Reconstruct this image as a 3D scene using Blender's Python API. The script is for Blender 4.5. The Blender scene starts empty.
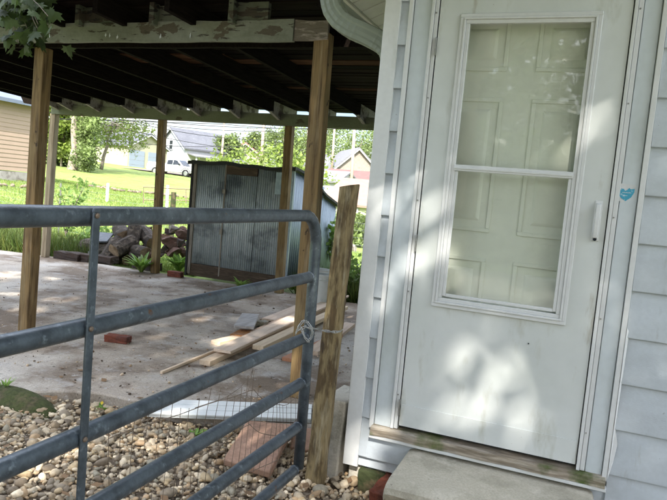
import bpy, bmesh, math, random
import numpy as np
from mathutils import Vector, Matrix
R = math.radians
sc = bpy.context.scene
rnd = random.Random(7)
nr = np.random.default_rng(7)

# ------------------------------------------------------------------ camera
M = np.array([[0.92505, 0.36915, 0.08932], [0.11500, -0.04860, -0.99218], [-0.36193, 0.92809, -0.08741]])
def _rot(p, r, y):
    cy, sy = math.cos(y), math.sin(y)
    r0 = np.array([cy, sy, 0]); f0 = np.array([-sy, cy, 0]); u0 = np.array([0, 0, 1.])
    f = f0*math.cos(p)-u0*math.sin(p); u = u0*math.cos(p)+f0*math.sin(p)
    xr = r0*math.cos(r)+u*math.sin(r); ur = -r0*math.sin(r)+u*math.cos(r)
    return np.array([xr, -ur, f])
M = _rot(0.08964, 0.08881, 0.37148)
F = 635.3
EYE = np.array([0, 0, 1.45])
cam = bpy.data.cameras.new('camera'); co = bpy.data.objects.new('camera', cam); sc.collection.objects.link(co)
cam.sensor_width = 36; cam.lens = F/667*36; cam.clip_start = 0.05; cam.clip_end = 1000
rt, up, bk = M[0], -M[1], -M[2]
co.matrix_world = Matrix(((rt[0], up[0], bk[0], 0), (rt[1], up[1], bk[1], 0), (rt[2], up[2], bk[2], 1.45), (0, 0, 0, 1)))
sc.camera = co
# measured directions of the photograph turned into real positions on real planes
def P(x, y, X=None, Y=None, Z=None, d=None):
    v = M.T @ np.array([x-333.5, y-250, F])
    if X is not None: v = v*X/v[0]
    elif Y is not None: v = v*Y/v[1]
    elif Z is not None: v = v*(Z-1.45)/v[2]
    else: v = v*d/F
    return Vector(v+EYE)

# ------------------------------------------------------------------ world and sun
SUN_EL, SUN_AZ = 41, 17          # azimuth measured from -Y towards +X
sdir = np.array([math.sin(R(SUN_AZ))*math.cos(R(SUN_EL)), -math.cos(R(SUN_AZ))*math.cos(R(SUN_EL)), math.sin(R(SUN_EL))])
w = bpy.data.worlds.new('World'); sc.world = w; w.use_nodes = True
nt = w.node_tree; nt.nodes.clear()
out = nt.nodes.new('ShaderNodeOutputWorld'); bg = nt.nodes.new('ShaderNodeBackground')
sky = nt.nodes.new('ShaderNodeTexSky'); sky.sky_type = 'NISHITA'; sky.sun_disc = False
sky.sun_elevation = R(SUN_EL); sky.sun_rotation = math.atan2(sdir[0], sdir[1])
sky.air_density = 1.0; sky.dust_density = 1.5
tc = nt.nodes.new('ShaderNodeTexCoord'); mp = nt.nodes.new('ShaderNodeMapping'); mp.inputs['Scale'].default_value = (1.6, 1.6, 5)
cn = nt.nodes.new('ShaderNodeTexNoise'); cn.inputs['Scale'].default_value = 2.2; cn.inputs['Detail'].default_value = 8; cn.inputs['Roughness'].default_value = .55
cr = nt.nodes.new('ShaderNodeValToRGB'); cr.color_ramp.elements[0].position = .42; cr.color_ramp.elements[1].position = .62
mx = nt.nodes.new('ShaderNodeMixRGB'); mx.inputs[2].default_value = (8.0, 8.1, 8.3, 1)
nt.links.new(tc.outputs['Generated'], mp.inputs['Vector']); nt.links.new(mp.outputs[0], cn.inputs['Vector'])
nt.links.new(cn.outputs['Fac'], cr.inputs[0]); nt.links.new(cr.outputs[0], mx.inputs[0])
nt.links.new(sky.outputs[0], mx.inputs[1]); sx = nt.nodes.new('ShaderNodeSeparateXYZ'); nt.links.new(tc.outputs['Generated'], sx.inputs[0])
er = nt.nodes.new('ShaderNodeMapRange'); er.inputs['From Min'].default_value = .12; er.inputs['From Max'].default_value = .55; er.inputs['To Min'].default_value = .36; er.inputs['To Max'].default_value = 1.35
nt.links.new(sx.outputs['Z'], er.inputs['Value']); sm = nt.nodes.new('ShaderNodeVectorMath'); sm.operation = 'SCALE'
nt.links.new(mx.outputs[0], sm.inputs[0]); nt.links.new(er.outputs[0], sm.inputs['Scale']); nt.links.new(sm.outputs[0], bg.inputs['Color'])
bg.inputs['Strength'].default_value = .15
nt.links.new(bg.outputs[0], out.inputs[0])
sl = bpy.data.lights.new('sun', 'SUN'); sl.energy = 2.9; sl.angle = R(.65); sl.color = (1, .95, .87)
so = bpy.data.objects.new('sun', sl); sc.collection.objects.link(so); so.location = (0, -5, 20)
so.rotation_euler = Vector(sdir).to_track_quat('Z', 'Y').to_euler()
sc.view_settings.view_transform = 'Standard'; sc.view_settings.look = 'None'
sc.view_settings.exposure = 1.85; sc.view_settings.gamma = 1; sc.view_settings.use_curve_mapping = False

# ------------------------------------------------------------------ materials
MATS = {}
def mat(name, base, rough=.7, metal=0, noise=None, bump=None, spec=.5, second=None, extra=None, tone=False, trans=0):
    """base colour; second=(colour, scale, lo, hi, stretch) noise blend list; noise=(scale, amount) small value change; bump=(scale, dist, stretch)"""
    m = bpy.data.materials.new(name); m.use_nodes = True; n = m.node_tree; b = n.nodes['Principled BSDF']
    b.inputs['Roughness'].default_value = rough; b.inputs['Metallic'].default_value = metal
    b.inputs['Specular IOR Level'].default_value = spec
    tcn = n.nodes.new('ShaderNodeTexCoord')
    def vec(st):
        k = n.nodes.new('ShaderNodeMapping'); k.inputs['Scale'].default_value = st or (1, 1, 1)
        n.links.new(tcn.outputs['Object'], k.inputs['Vector']); return k.outputs[0]
    rgb = n.nodes.new('ShaderNodeRGB'); rgb.outputs[0].default_value = (*base, 1); cur = rgb.outputs[0]
    for (c2, s, lo, hi, st) in (second or []):
        t = n.nodes.new('ShaderNodeTexNoise'); t.inputs['Scale'].default_value = s; t.inputs['Detail'].default_value = 6; t.inputs['Roughness'].default_value = .6
        n.links.new(vec(st), t.inputs['Vector'])
        r = n.nodes.new('ShaderNodeMapRange'); r.inputs['From Min'].default_value = lo; r.inputs['From Max'].default_value = hi
        n.links.new(t.outputs['Fac'], r.inputs['Value'])
        x = n.nodes.new('ShaderNodeMixRGB'); x.inputs[2].default_value = (*c2, 1)
        n.links.new(r.outputs[0], x.inputs[0]); n.links.new(cur, x.inputs[1]); cur = x.outputs[0]
    if tone:
        a = n.nodes.new('ShaderNodeAttribute'); a.attribute_name = 'tone'
        x = n.nodes.new('ShaderNodeMixRGB'); x.blend_type = 'MULTIPLY'; x.inputs[0].default_value = 1
        n.links.new(cur, x.inputs[1]); n.links.new(a.outputs['Color'], x.inputs[2]); cur = x.outputs[0]
    if noise:
        t = n.nodes.new('ShaderNodeTexNoise'); t.inputs['Scale'].default_value = noise[0]; t.inputs['Detail'].default_value = 4
        n.links.new(vec(noise[2] if len(noise) > 2 else None), t.inputs['Vector'])
        r = n.nodes.new('ShaderNodeMapRange'); r.inputs['From Min'].default_value = .3; r.inputs['From Max'].default_value = .7
        r.inputs['To Min'].default_value = 1-noise[1]; r.inputs['To Max'].default_value = 1+noise[1]
        n.links.new(t.outputs['Fac'], r.inputs['Value'])
        x = n.nodes.new('ShaderNodeVectorMath'); x.operation = 'SCALE'
        n.links.new(cur, x.inputs[0]); n.links.new(r.outputs[0], x.inputs['Scale']); cur = x.outputs[0]
    n.links.new(cur, b.inputs['Base Color'])
    if bump:
        t = n.nodes.new('ShaderNodeTexNoise'); t.inputs['Scale'].default_value = bump[0]; t.inputs['Detail'].default_value = 5
        n.links.new(vec(bump[2] if len(bump) > 2 else None), t.inputs['Vector'])
        u = n.nodes.new('ShaderNodeBump'); u.inputs['Distance'].default_value = bump[1]; u.inputs['Strength'].default_value = .8
        n.links.new(t.outputs['Fac'], u.inputs['Height']); n.links.new(u.outputs[0], b.inputs['Normal'])
    if trans:
        td = n.nodes.new('ShaderNodeBsdfTranslucent'); ms = n.nodes.new('ShaderNodeMixShader'); ms.inputs[0].default_value = trans
        n.links.new(cur, td.inputs['Color']); n.links.new(b.outputs[0], ms.inputs[1]); n.links.new(td.outputs[0], ms.inputs[2])
        n.links.new(ms.outputs[0], n.nodes['Material Output'].inputs['Surface'])
    MATS[name] = m; return m

WHITE = (.70, .73, .70)
M_siding = mat('siding', (.56, .61, .65), .45, second=[((.47, .51, .54), 3, .42, .72, (1, 1, 2)), ((.38, .40, .39), 9, .60, .75, (1.5, 1, .35)), ((.22, .22, .2), 60, .70, .73, None)], noise=(60, .03), bump=(90, .0008, (1, 1, 4)))
M_trim = mat('white_trim', (.67, .68, .67), .45, second=[((.40, .42, .36), 9, .62, .85, (1, 1, .25))], noise=(40, .03), bump=(60, .0006))
M_casing = mat('casing_paint', (.60, .65, .67), .55, second=[((.48, .52, .50), 5, .5, .8, (1, 1, .3))], noise=(30, .03), bump=(35, .0012, (1, 1, .3)))
M_door = mat('door_enamel', (.66, .685, .665), .38, second=[((.57, .60, .57), 2.5, .4, .75, None), ((.50, .51, .45), 7, .58, .74, (1.6, 1, .5)), ((.25, .24, .2), 45, .725, .75, (1, 1, 1.5)), ((.42, .40, .34), 3.1, .64, .72, (2.5, 1, .5))], noise=(14, .02), bump=(8, .0012))
M_inner = mat('inner_door_paint', (.76, .79, .70), .5, noise=(20, .03))
M_sillwood = mat('weathered_sill', (.22, .18, .13), .9, second=[((.40, .35, .28), 16, .45, .62, (.25, 1, 3)), ((.07, .10, .02), 3.2, .5, .6, (1, 1, 1))], noise=(70, .25, (.15, 1, 1)), bump=(60, .006, (.15, 1, 1)))
M_step = mat('step_concrete', (.45, .415, .33), .9, second=[((.33, .305, .235), 5, .45, .65, None), ((.54, .50, .41), 13, .5, .7, None), ((.10, .09, .06), 60, .66, .74, None)], noise=(120, .12), bump=(90, .003))
M_conc = mat('slab_concrete', (.41, .35, .285), .85,
    second=[((.57, .525, .46), .7, .46, .60, None), ((.20, .15, .105), .9, .46, .57, None), ((.46, .43, .40), 4.2, .55, .72, (1, 1.2, 1)), ((.15, .11, .08), 3.6, .57, .72, None), ((.50, .47, .44), 22, .62, .70, None), ((.08, .065, .05), 32, .61, .70, None)],
    noise=(110, .22), bump=(45, .006))
M_cblock = mat('block_concrete', (.50, .47, .40), .92, second=[((.24, .23, .18), 6, .45, .65, None)], noise=(90, .1), bump=(120, .004))
M_post = mat('treated_pine', (.235, .15, .06), .8, second=[((.11, .064, .024), 9, .47, .62, (3.4, 3.4, .28)), ((.27, .20, .10), 3, .52, .7, (1, 1, .6)), ((.045, .025, .01), 8, .66, .68, (1.3, 1.3, .9)), ((.33, .24, .13), 14, .55, .75, (3, 3, .15))], noise=(40, .22, (4, 4, .15)), bump=(50, .003, (3, 3, .15)))
M_postpale = mat('pale_pine', (.33, .27, .18), .8, second=[((.2, .15, .09), 10, .45, .65, (3, 3, .2))], noise=(40, .2, (4, 4, .15)), bump=(50, .003, (3, 3, .15)))
M_latch = mat('weathered_post', (.22, .165, .08), .88, second=[((.085, .055, .022), 9, .46, .58, (2.5, 2.5, .55)), ((.05, .032, .015), 5, .60, .66, (2, 2, .8)), ((.32, .27, .17), 15, .55, .7, (2, 2, .3))], noise=(50, .25, (3, 3, .3)), bump=(26, .010, (2, 2, .4)))
M_lumber = mat('fresh_lumber', (.70, .58, .47), .75, second=[((.56, .42, .31), 6, .45, .7, (4, .25, 4))], noise=(50, .12, (6, .2, 6)), bump=(60, .001, (6, .3, 6)), tone=True)
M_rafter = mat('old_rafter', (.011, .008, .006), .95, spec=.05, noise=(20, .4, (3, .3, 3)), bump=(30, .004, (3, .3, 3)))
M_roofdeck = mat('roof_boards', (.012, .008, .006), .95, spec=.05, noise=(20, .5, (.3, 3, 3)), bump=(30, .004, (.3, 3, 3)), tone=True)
M_shingle_top = mat('carport_roofing', (.06, .05, .05), .95, noise=(15, .3))
def peel(name, paint, wood, s, thr, dark):
    return mat(name, paint, .75, second=[((paint[0]*.72, paint[1]*.72, paint[2]*.65), 4, .45, .7, (1, 1, 2)), (wood, s, thr, thr+.02, (.7, 1, 1.6)), (dark, s*2.3, thr+.07, thr+.09, (.4, 1, 2))], noise=(40, .08), bump=(25, .004, (.6, 1, 2)))
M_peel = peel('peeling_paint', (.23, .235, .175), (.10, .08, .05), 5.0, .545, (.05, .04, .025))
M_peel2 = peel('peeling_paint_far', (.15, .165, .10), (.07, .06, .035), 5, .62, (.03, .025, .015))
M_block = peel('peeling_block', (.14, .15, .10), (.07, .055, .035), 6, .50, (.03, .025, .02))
M_gate = mat('gate_enamel', (.078, .096, .112), .36, .35, second=[((.045, .056, .066), 18, .45, .65, None), ((.16, .19, .21), 30, .60, .72, None), ((.12, .055, .025), 16, .68, .73, None), ((.5, .5, .48), 30, .735, .745, (1, .35, 1))], noise=(120, .12), bump=(70, .0012))
M_steel = mat('galvanised_steel', (.38, .38, .36), .38, .85, noise=(90, .2), bump=(80, .0006))
M_rust = mat('rusty_wire', (.20, .15, .11), .6, .5, noise=(60, .3))
M_terra = mat('terracotta_stone', (.34, .205, .14), .9, second=[((.40, .25, .18), 9, .5, .7, None), ((.17, .10, .07), 5, .55, .75, None)], noise=(60, .15), bump=(60, .004))
M_brick = mat('red_brick', (.20, .055, .03), .92, second=[((.10, .035, .025), 14, .45, .65, None), ((.3, .22, .18), 30, .66, .75, None)], noise=(60, .2), bump=(70, .005))
M_brickdark = mat('dark_brick', (.05, .036, .03), .92, second=[((.05, .03, .02), 10, .45, .65, None)], noise=(60, .2), bump=(70, .005))
M_log = mat('bark', (.05, .037, .028), .95, second=[((.15, .12, .09), 12, .5, .66, (1, 1, 1)), ((.03, .025, .018), 20, .5, .6, None)], noise=(40, .3), bump=(30, .02))
M_logcut = mat('log_cut', (.30, .22, .14), .85, second=[((.14, .09, .05), 12, .45, .65, None)], noise=(50, .2), bump=(40, .004))
M_rubble = mat('reddish_stone', (.12, .072, .052), .95, second=[((.12, .06, .045), 9, .45, .65, None), ((.36, .26, .2), 16, .6, .75, None)], noise=(40, .2), bump=(25, .02))
M_slate = mat('dark_slate_board', (.075, .085, .10), .6, second=[((.14, .15, .16), 12, .5, .7, None)], bump=(40, .003))
M_ribwhite = mat('white_vinyl', (.76, .78, .77), .5, noise=(15, .05))
M_shedsheet = mat('corrugated_sheet', (.36, .41, .44), .5, .2, second=[((.50, .54, .56), 5, .45, .68, (4, 1, .5)), ((.17, .195, .215), 2.2, .50, .64, (1, 1, 1.4)), ((.5, .53, .54), 11, .60, .70, (7, 1, .4)), ((.12, .07, .045), 5, .68, .74, (4, 1, .6))], noise=(60, .25, (8, 1, .5)), bump=(30, .002))
M_shedside = mat('pale_sheet', (.28, .34, .40), .45, .4, second=[((.20, .25, .30), 6, .45, .7, (1, 6, .6))], noise=(40, .15, (1, 6, .5)))
M_tar = mat('black_tar_edge', (.012, .012, .012), .7, bump=(20, .01))
M_darkwood = mat('old_dark_wood', (.075, .05, .032), .9, second=[((.13, .09, .06), 10, .5, .7, (.3, 1, 3))], noise=(40, .3, (.3, 1, 3)), bump=(50, .004, (.3, 1, 3)))
M_greywood = mat('grey_weathered_wood', (.30, .27, .23), .9, second=[((.17, .14, .11), 12, .45, .65, (3, 3, .3))], bump=(50, .003, (3, 3, .3)))
M_bucket = mat('white_plastic', (.62, .64, .62), .45, noise=(10, .06))
M_glass = bpy.data.materials.new('window_glass'); M_glass.use_nodes = True
g = M_glass.node_tree; gb = g.nodes['Principled BSDF']; g.nodes.remove(gb)
go = g.nodes['Material Output']; tr = g.nodes.new('ShaderNodeBsdfTransparent'); tr.inputs[0].default_value = (.985, .99, .975, 1)
gl = g.nodes.new('ShaderNodeBsdfGlossy'); gl.inputs['Roughness'].default_value = .015; lw = g.nodes.new('ShaderNodeLayerWeight'); lw.inputs[0].default_value = .5; pw = g.nodes.new('ShaderNodeMath'); pw.operation = 'POWER'; pw.inputs[1].default_value = 5; fr = g.nodes.new('ShaderNodeMapRange'); fr.inputs['To Min'].default_value = .055; g.links.new(lw.outputs['Facing'], pw.inputs[0]); g.links.new(pw.outputs[0], fr.inputs['Value'])
mm = g.nodes.new('ShaderNodeMixShader'); g.links.new(fr.outputs[0], mm.inputs[0]); g.links.new(tr.outputs[0], mm.inputs[1]); g.links.new(gl.outputs[0], mm.inputs[2]); g.links.new(mm.outputs[0], go.inputs[0])
gn = g.nodes.new('ShaderNodeTexNoise'); gn.inputs['Scale'].default_value = 6; gbm = g.nodes.new('ShaderNodeBump'); gbm.inputs['Distance'].default_value = .0003
g.links.new(gn.outputs['Fac'], gbm.inputs['Height']); g.links.new(gbm.outputs[0], gl.inputs['Normal'])
M_leaf = mat('maple_leaf', (.075, .12, .03), .55, tone=True, trans=.35)
M_leaf2 = mat('tree_leaf', (.18, .24, .075), .6, tone=True, trans=.35)
M_leafy = mat('yellow_green_leaf', (.20, .27, .05), .6, tone=True, trans=.4)
M_weed = mat('weed_leaf', (.22, .35, .08), .55, tone=True, trans=.35)
M_bark = mat('tree_bark', (.32, .27, .22), .95, second=[((.18, .15, .12), 3, .45, .65, (2, 2, .4))], bump=(10, .03, (2, 2, .4)))
M_grass = mat('grass_blade', (.165, .24, .045), .6, tone=True, trans=.3)
M_lawn = mat('lawn', (.185, .25, .042), .95, second=[((.21, .26, .06), .35, .4, .65, None), ((.11, .17, .03), 1.1, .5, .66, None), ((.26, .25, .11), 2.3, .58, .70, None), ((.12, .18, .03), 9, .55, .68, None)], noise=(14, .25), bump=(9, .05))
M_soil = mat('soil', (.12, .09, .062), .98, second=[((.30, .25, .19), 45, .5, .62, None)], noise=(30, .3), bump=(30, .02))
M_pebble = mat('river_gravel', (.54, .455, .34), .8, noise=(60, .18), bump=(50, .004), tone=True)
M_moss = mat('moss', (.055, .065, .02), .98, second=[((.09, .075, .04), 12, .5, .65, None)], noise=(60, .3), bump=(60, .01))
M_mossblock = mat('mossy_timber', (.035, .045, .014), .95, second=[((.12, .09, .05), 12, .5, .65, None)], bump=(50, .006))
M_asphalt = mat('driveway_surface', (.21, .17, .14), .95, noise=(3, .15))
M_cream = mat('cream_siding', (.36, .34, .25), .8, noise=(2, .04))
M_tan = mat('tan_siding', (.33, .24, .185), .7, noise=(3, .04))
M_whitewall = mat('white_house_paint', (.46, .47, .48), .7, noise=(2, .04))
M_yellow = mat('pale_yellow_siding', (.40, .42, .27), .7, noise=(2, .04))
M_pinkroof = mat('pinkish_tan_shingle', (.235, .165, .13), .9, noise=(3, .1, (1, 1, 1)))
M_greyroof = mat('grey_shingle', (.095, .098, .115), .9, second=[((.125, .13, .145), 1.2, .4, .7, None)], noise=(6, .15))
M_lightroof = mat('light_grey_shingle', (.165, .165, .175), .9, noise=(4, .12))
M_redroof = mat('red_metal_roof', (.20, .075, .065), .7, noise=(3, .12))
M_brownroof = mat('red_brown_shingle', (.25, .13, .095), .9, noise=(3, .15))
M_blueroof = mat('blue_grey_roof', (.13, .155, .21), .6, noise=(3, .05))
M_found = mat('grey_foundation', (.27, .25, .235), .95, second=[((.15, .13, .12), 2.5, .5, .6, None)], noise=(4, .2))
M_garagedoor = mat('blue_grey_door', (.24, .28, .35), .6)
M_dark = mat('dark_glass', (.02, .025, .03), .15)
M_black = mat('black_plastic', (.02, .02, .022), .6)
M_tyre = mat('tyre_rubber', (.025, .025, .025), .9)
M_chrome = mat('wheel_metal', (.5, .5, .5), .35, .8)
M_truck = mat('white_car_paint', (.72, .73, .73), .25, spec=.6)
M_taillight = mat('red_lens', (.45, .02, .02), .3)
M_pole = mat('utility_pole_wood', (.40, .32, .24), .9)
M_wire = mat('power_cable', (.03, .03, .035), .7)
M_stonegrey = mat('grey_rocks', (.30, .27, .23), .95, second=[((.14, .12, .1), 1.5, .45, .6, None)], bump=(6, .05))
M_decalw = mat('decal_white', (.65, .66, .66), .5, noise=(60, .06))
M_decal = mat('decal_blue', (.06, .36, .52), .45, second=[((.45, .62, .70), 60, .6, .68, None)])
M_navy = mat('navy_plastic', (.02, .035, .09), .5)
M_downspout = mat('downspout_enamel', (.20, .225, .175), .45, noise=(20, .04))
M_soffit = mat('soffit_vinyl', (.55, .53, .42), .6, noise=(20, .04))
M_darkgap = mat('black_gap', (.015, .015, .015), .9)
M_flower = mat('yellow_petal', (.7, .5, .03), .6)

# ------------------------------------------------------------------ mesh building
class MB:
    def __init__(s): s.v = []; s.f = []; s.mi = []; s.t = []
    def add(s, vs, fs, mi=0, tone=None):
        o = len(s.v); s.v += [tuple(v) for v in vs]; s.f += [tuple(i+o for i in f) for f in fs]; s.mi += [mi]*len(fs); s.t += [tone or (1, 1, 1)]*len(fs); return s
    def box(s, x0, x1, y0, y1, z0, z1, mi=0, mt=None, tone=None):
        vs = [Vector((x, y, z)) for z in (z0, z1) for y in (y0, y1) for x in (x0, x1)]
        if mt: vs = [mt @ v for v in vs]
        return s.add(vs, [(0, 2, 3, 1), (4, 5, 7, 6), (0, 1, 5, 4), (2, 6, 7, 3), (0, 4, 6, 2), (1, 3, 7, 5)], mi, tone)
    def hexa(s, c8, mi=0, tone=None):   # bottom 4 then top 4, both the same way round
        return s.add(c8, [(3, 2, 1, 0), (4, 5, 6, 7), (0, 1, 5, 4), (1, 2, 6, 5), (2, 3, 7, 6), (3, 0, 4, 7)], mi, tone)
    def tube(s, pts, r, n=12, mi=0, cap=True, flat=1.0, tone=None):
        pts = [Vector(p) for p in pts]; rs = r if isinstance(r, (list, tuple)) else [r]*len(pts)
        vs = []; pn = None
        for i, p in enumerate(pts):
            d = (pts[min(i+1, len(pts)-1)]-pts[max(i-1, 0)]).normalized()
            if pn is None:
                a = Vector((0, 0, 1)) if abs(d.z) < .9 else Vector((1, 0, 0)); pn = d.cross(a).normalized()
            else: pn = (pn-d*pn.dot(d)).normalized()
            q = d.cross(pn)
            for k in range(n):
                t = 2*math.pi*k/n; vs.append(p+(pn*math.cos(t)+q*math.sin(t)*flat)*rs[i])
        fs = [(i*n+k, i*n+(k+1) % n, (i+1)*n+(k+1) % n, (i+1)*n+k) for i in range(len(pts)-1) for k in range(n)]
        if cap: fs += [tuple(range(n))[::-1], tuple((len(pts)-1)*n+k for k in range(n))]
        return s.add(vs, fs, mi, tone)
    def prism(s, poly, axis, a, b, mi=0, tone=None):   # poly of 2-D points extruded along the axis
        def pt(u, v, w): return {'x': (w, u, v), 'y': (u, w, v), 'z': (u, v, w)}[axis]
        n = len(poly); vs = [pt(u, v, a) for u, v in poly]+[pt(u, v, b) for u, v in poly]
        return s.add(vs, [tuple(range(n)), tuple(range(2*n-1, n-1, -1))]+[(i, i+n, (i+1) % n+n, (i+1) % n) for i in range(n)], mi, tone)
    def build(s, name, mats, parent=None, smooth=False, bevel=0, seg=2):
        me = bpy.data.meshes.new(name); me.from_pydata(s.v, [], s.f)
        if not isinstance(mats, (list, tuple)): mats = [mats]
        for m in mats: me.materials.append(m)
        me.polygons.foreach_set('material_index', s.mi)
        if any(m.node_tree.nodes.get('Attribute') for m in mats):
            at = me.color_attributes.new('tone', 'FLOAT_COLOR', 'CORNER'); a = np.ones((len(me.loops), 4), 'f'); k = 0
            for f, t in zip(s.f, s.t): a[k:k+len(f), :3] = t; k += len(f)
            at.data.foreach_set('color', a.ravel())
        bm = bmesh.new(); bm.from_mesh(me); bmesh.ops.recalc_face_normals(bm, faces=bm.faces); bm.to_mesh(me); bm.free()
        if smooth: me.polygons.foreach_set('use_smooth', [True]*len(me.polygons))
        me.update(); o = bpy.data.objects.new(name, me); sc.collection.objects.link(o)
        if bevel:
            b = o.modifiers.new('bevel', 'BEVEL'); b.width = bevel; b.segments = seg; b.limit_method = 'ANGLE'; b.angle_limit = R(40)
        if smooth == 'auto' or bevel:
            me.polygons.foreach_set('use_smooth', [True]*len(me.polygons)); me.set_sharp_from_angle(angle=R(35)) if hasattr(me, 'set_sharp_from_angle') else None
        if parent: o.parent = parent; o.matrix_parent_inverse = Matrix.Translation(parent.location).inverted() if parent.type == 'EMPTY' and parent.rotation_euler.z == 0 and parent.parent is None else Matrix()
        return o
def tag(o, label=None, cat=None, group=None, kind=None):
    if label: o['label'] = label
    if cat: o['category'] = cat
    if group: o['group'] = group
    if kind: o['kind'] = kind
    return o
def empty(name, loc, label, cat, group=None):
    o = bpy.data.objects.new(name, None); o.location = loc; o.empty_display_size = .1; sc.collection.objects.link(o)
    return tag(o, label, cat, group)
def B(x0, x1, y0, y1, z0, z1, **k): return MB().box(x0, x1, y0, y1, z0, z1, **k)
def ss(a, b, x):
    t = np.clip((np.asarray(x, float)-a)/(b-a), 0, 1); return t*t*(3-2*t)
def G(x, y):    # height of the land
    x = np.asarray(x, float); y = np.asarray(y, float)
    d = np.maximum(np.maximum(y-8.8, -x-9.3), 0); s = ss(0, 7, d)
    far = -.042*(x+8)+.0136*np.maximum(y-9, 0)
    far = np.minimum(far, 3.2)+.35*np.exp(-((x+19)**2+(y-15)**2)/60)
    ang = -x/np.maximum(y, 1)
    far = far-.075*np.clip(y-10, 0, 45)*ss(.56, .42, ang)
    return s*far
def quads(name, cen, size, m, parent=None, tones=None, elong=1.6, updir=.3, fold=True):
    """many small pointed leaves around the given centres, one mesh"""
    cen = np.asarray(cen, float); n = len(cen)
    nrm = nr.normal(size=(n, 3)); nrm[:, 2] += updir*2; nrm /= np.linalg.norm(nrm, axis=1)[:, None]
    a = np.cross(nrm, nr.normal(size=(n, 3))); a /= np.linalg.norm(a, axis=1)[:, None]; b = np.cross(nrm, a)
    s = (np.asarray(size)*(nr.uniform(.65, 1.25, n)))[:, None]
    v = np.stack([cen-a*s*elong*.5, cen+b*s*.5-a*s*.05, cen+a*s*elong*.5, cen-b*s*.5-a*s*.05], 1).reshape(-1, 3)
    me = bpy.data.meshes.new(name); me.vertices.add(4*n); me.vertices.foreach_set('co', v.ravel().astype('f'))
    me.loops.add(4*n); me.loops.foreach_set('vertex_index', np.arange(4*n, dtype='i')); me.polygons.add(n)
    me.polygons.foreach_set('loop_start', np.arange(0, 4*n, 4, dtype='i')); me.polygons.foreach_set('loop_total', np.full(n, 4, 'i'))
    me.update(calc_edges=True); me.materials.append(m)
    at = me.color_attributes.new('tone', 'FLOAT_COLOR', 'CORNER')
    t = tones if tones is not None else np.ones(n); t = np.asarray(t, float)
    if t.ndim == 1: t = np.stack([t, t, t], 1)
    t = t*nr.uniform(.8, 1.2, (n, 1)); c = np.ones((n, 4, 4), 'f'); c[:, :, :3] = t[:, None, :]; at.data.foreach_set('color', c.ravel())
    o = bpy.data.objects.new(name, me); sc.collection.objects.link(o)
    if parent: o.parent = parent; o.matrix_parent_inverse = Matrix.Translation(parent.location).inverted()
    return o

# ------------------------------------------------------------------ the setting
# lawn and land, one sheet finer near the carport
def axis(lo, hi, near_lo, near_hi, fine, n_out):
    a = list(np.arange(near_lo, near_hi+.001, fine)); l = near_lo-(np.linspace(0, 1, n_out)[1:]**2.2)*(near_lo-lo); h = near_hi+(np.linspace(0, 1, n_out)[1:]**2.2)*(hi-near_hi)
    return np.array(sorted(list(l)+a+list(h)))
xs = axis(-300, 250, -45, 6, .6, 16); ys = axis(-200, 420, -4, 60, .6, 16)
GX, GY = np.meshgrid(xs, ys); GZ = G(GX, GY)-.03+.02*np.sin(GX*1.3)*np.cos(GY*1.7)*(GY > 9)
m = MB(); m.v = [tuple(p) for p in np.stack([GX, GY, GZ], -1).reshape(-1, 3)]; nx = len(xs)
m.f = [(j*nx+i, j*nx+i+1, (j+1)*nx+i+1, (j+1)*nx+i) for j in range(len(ys)-1) for i in range(nx-1)]; m.mi = [0]*len(m.f); m.t = [(1, 1, 1)]*len(m.f)
tag(m.build('lawn', M_lawn, smooth=True), kind='structure')
# soil bed under the gravel
m = MB(); bx = np.linspace(-4.6, .9, 24); by = np.linspace(-.4, 3.25, 20)
for j in range(len(by)-1):
    pass
bz = lambda x, y: .002+.012*math.sin(x*3.1)*math.cos(y*4.2)
vv = [(x, y, bz(x, y)) for y in by for x in bx]; ff = [(j*24+i, j*24+i+1, (j+1)*24+i+1, (j+1)*24+i) for j in range(19) for i in range(23)]
tag(MB().add(vv, ff).build('gravel_bed', M_soil, smooth=True), kind='structure')
# concrete slab with a ragged front edge
fe = [(-9.2, 2.05), (-4.6, 2.1), (-3.9, 2.45), (-3.35, 2.66), (-3.1, 2.82), (-2.95, 3.0), (-2.7, 3.12), (-2.4, 3.16), (-2.1, 3.13), (-1.8, 3.19), (-1.5, 3.2), (-1.2, 3.22), (-.99, 3.24)]
edge = []
for (a, b) in zip(fe[:-1], fe[1:]):
    for k in range(5):
        t = k/5; edge.append((a[0]+(b[0]-a[0])*t, a[1]+(b[1]-a[1])*t+rnd.uniform(-.014, .014)))
edge.append(fe[-1])
be = [(-.99, 7.62), (-2.6, 7.62), (-4.3, 7.66), (-6.2, 7.62), (-7.6, 7.6), (-8.6, 7.45), (-9.2, 7.3)]
m = MB().prism(edge+be, 'z', -.12, .07)
slab = m.build('concrete_floor', M_conc, bevel=.012); tag(slab, kind='structure')
gv = [(-7.5, -9), (-7.2, -3), (-6.6, 1.2), (-9.2, 1.9), (-9.2, 2.3), (-4.0, 2.3), (-4.0, -.2), (.8, -.2), (.8, 2.95), (6, 2.95), (6.5, -9)]
gy = MB().add([(x, y, -.004) for x, y in gv], [tuple(range(len(gv)))]).build('added_gravel_yard', mat('packed_gravel', (.27, .245, .205), .95, second=[((.40, .37, .31), 30, .5, .62, None), ((.12, .10, .08), 22, .52, .62, None)], noise=(60, .2), bump=(30, .02)))
tag(gy, kind='structure')  # added ground, mostly out of view, to cut green light off the lawn
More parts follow.
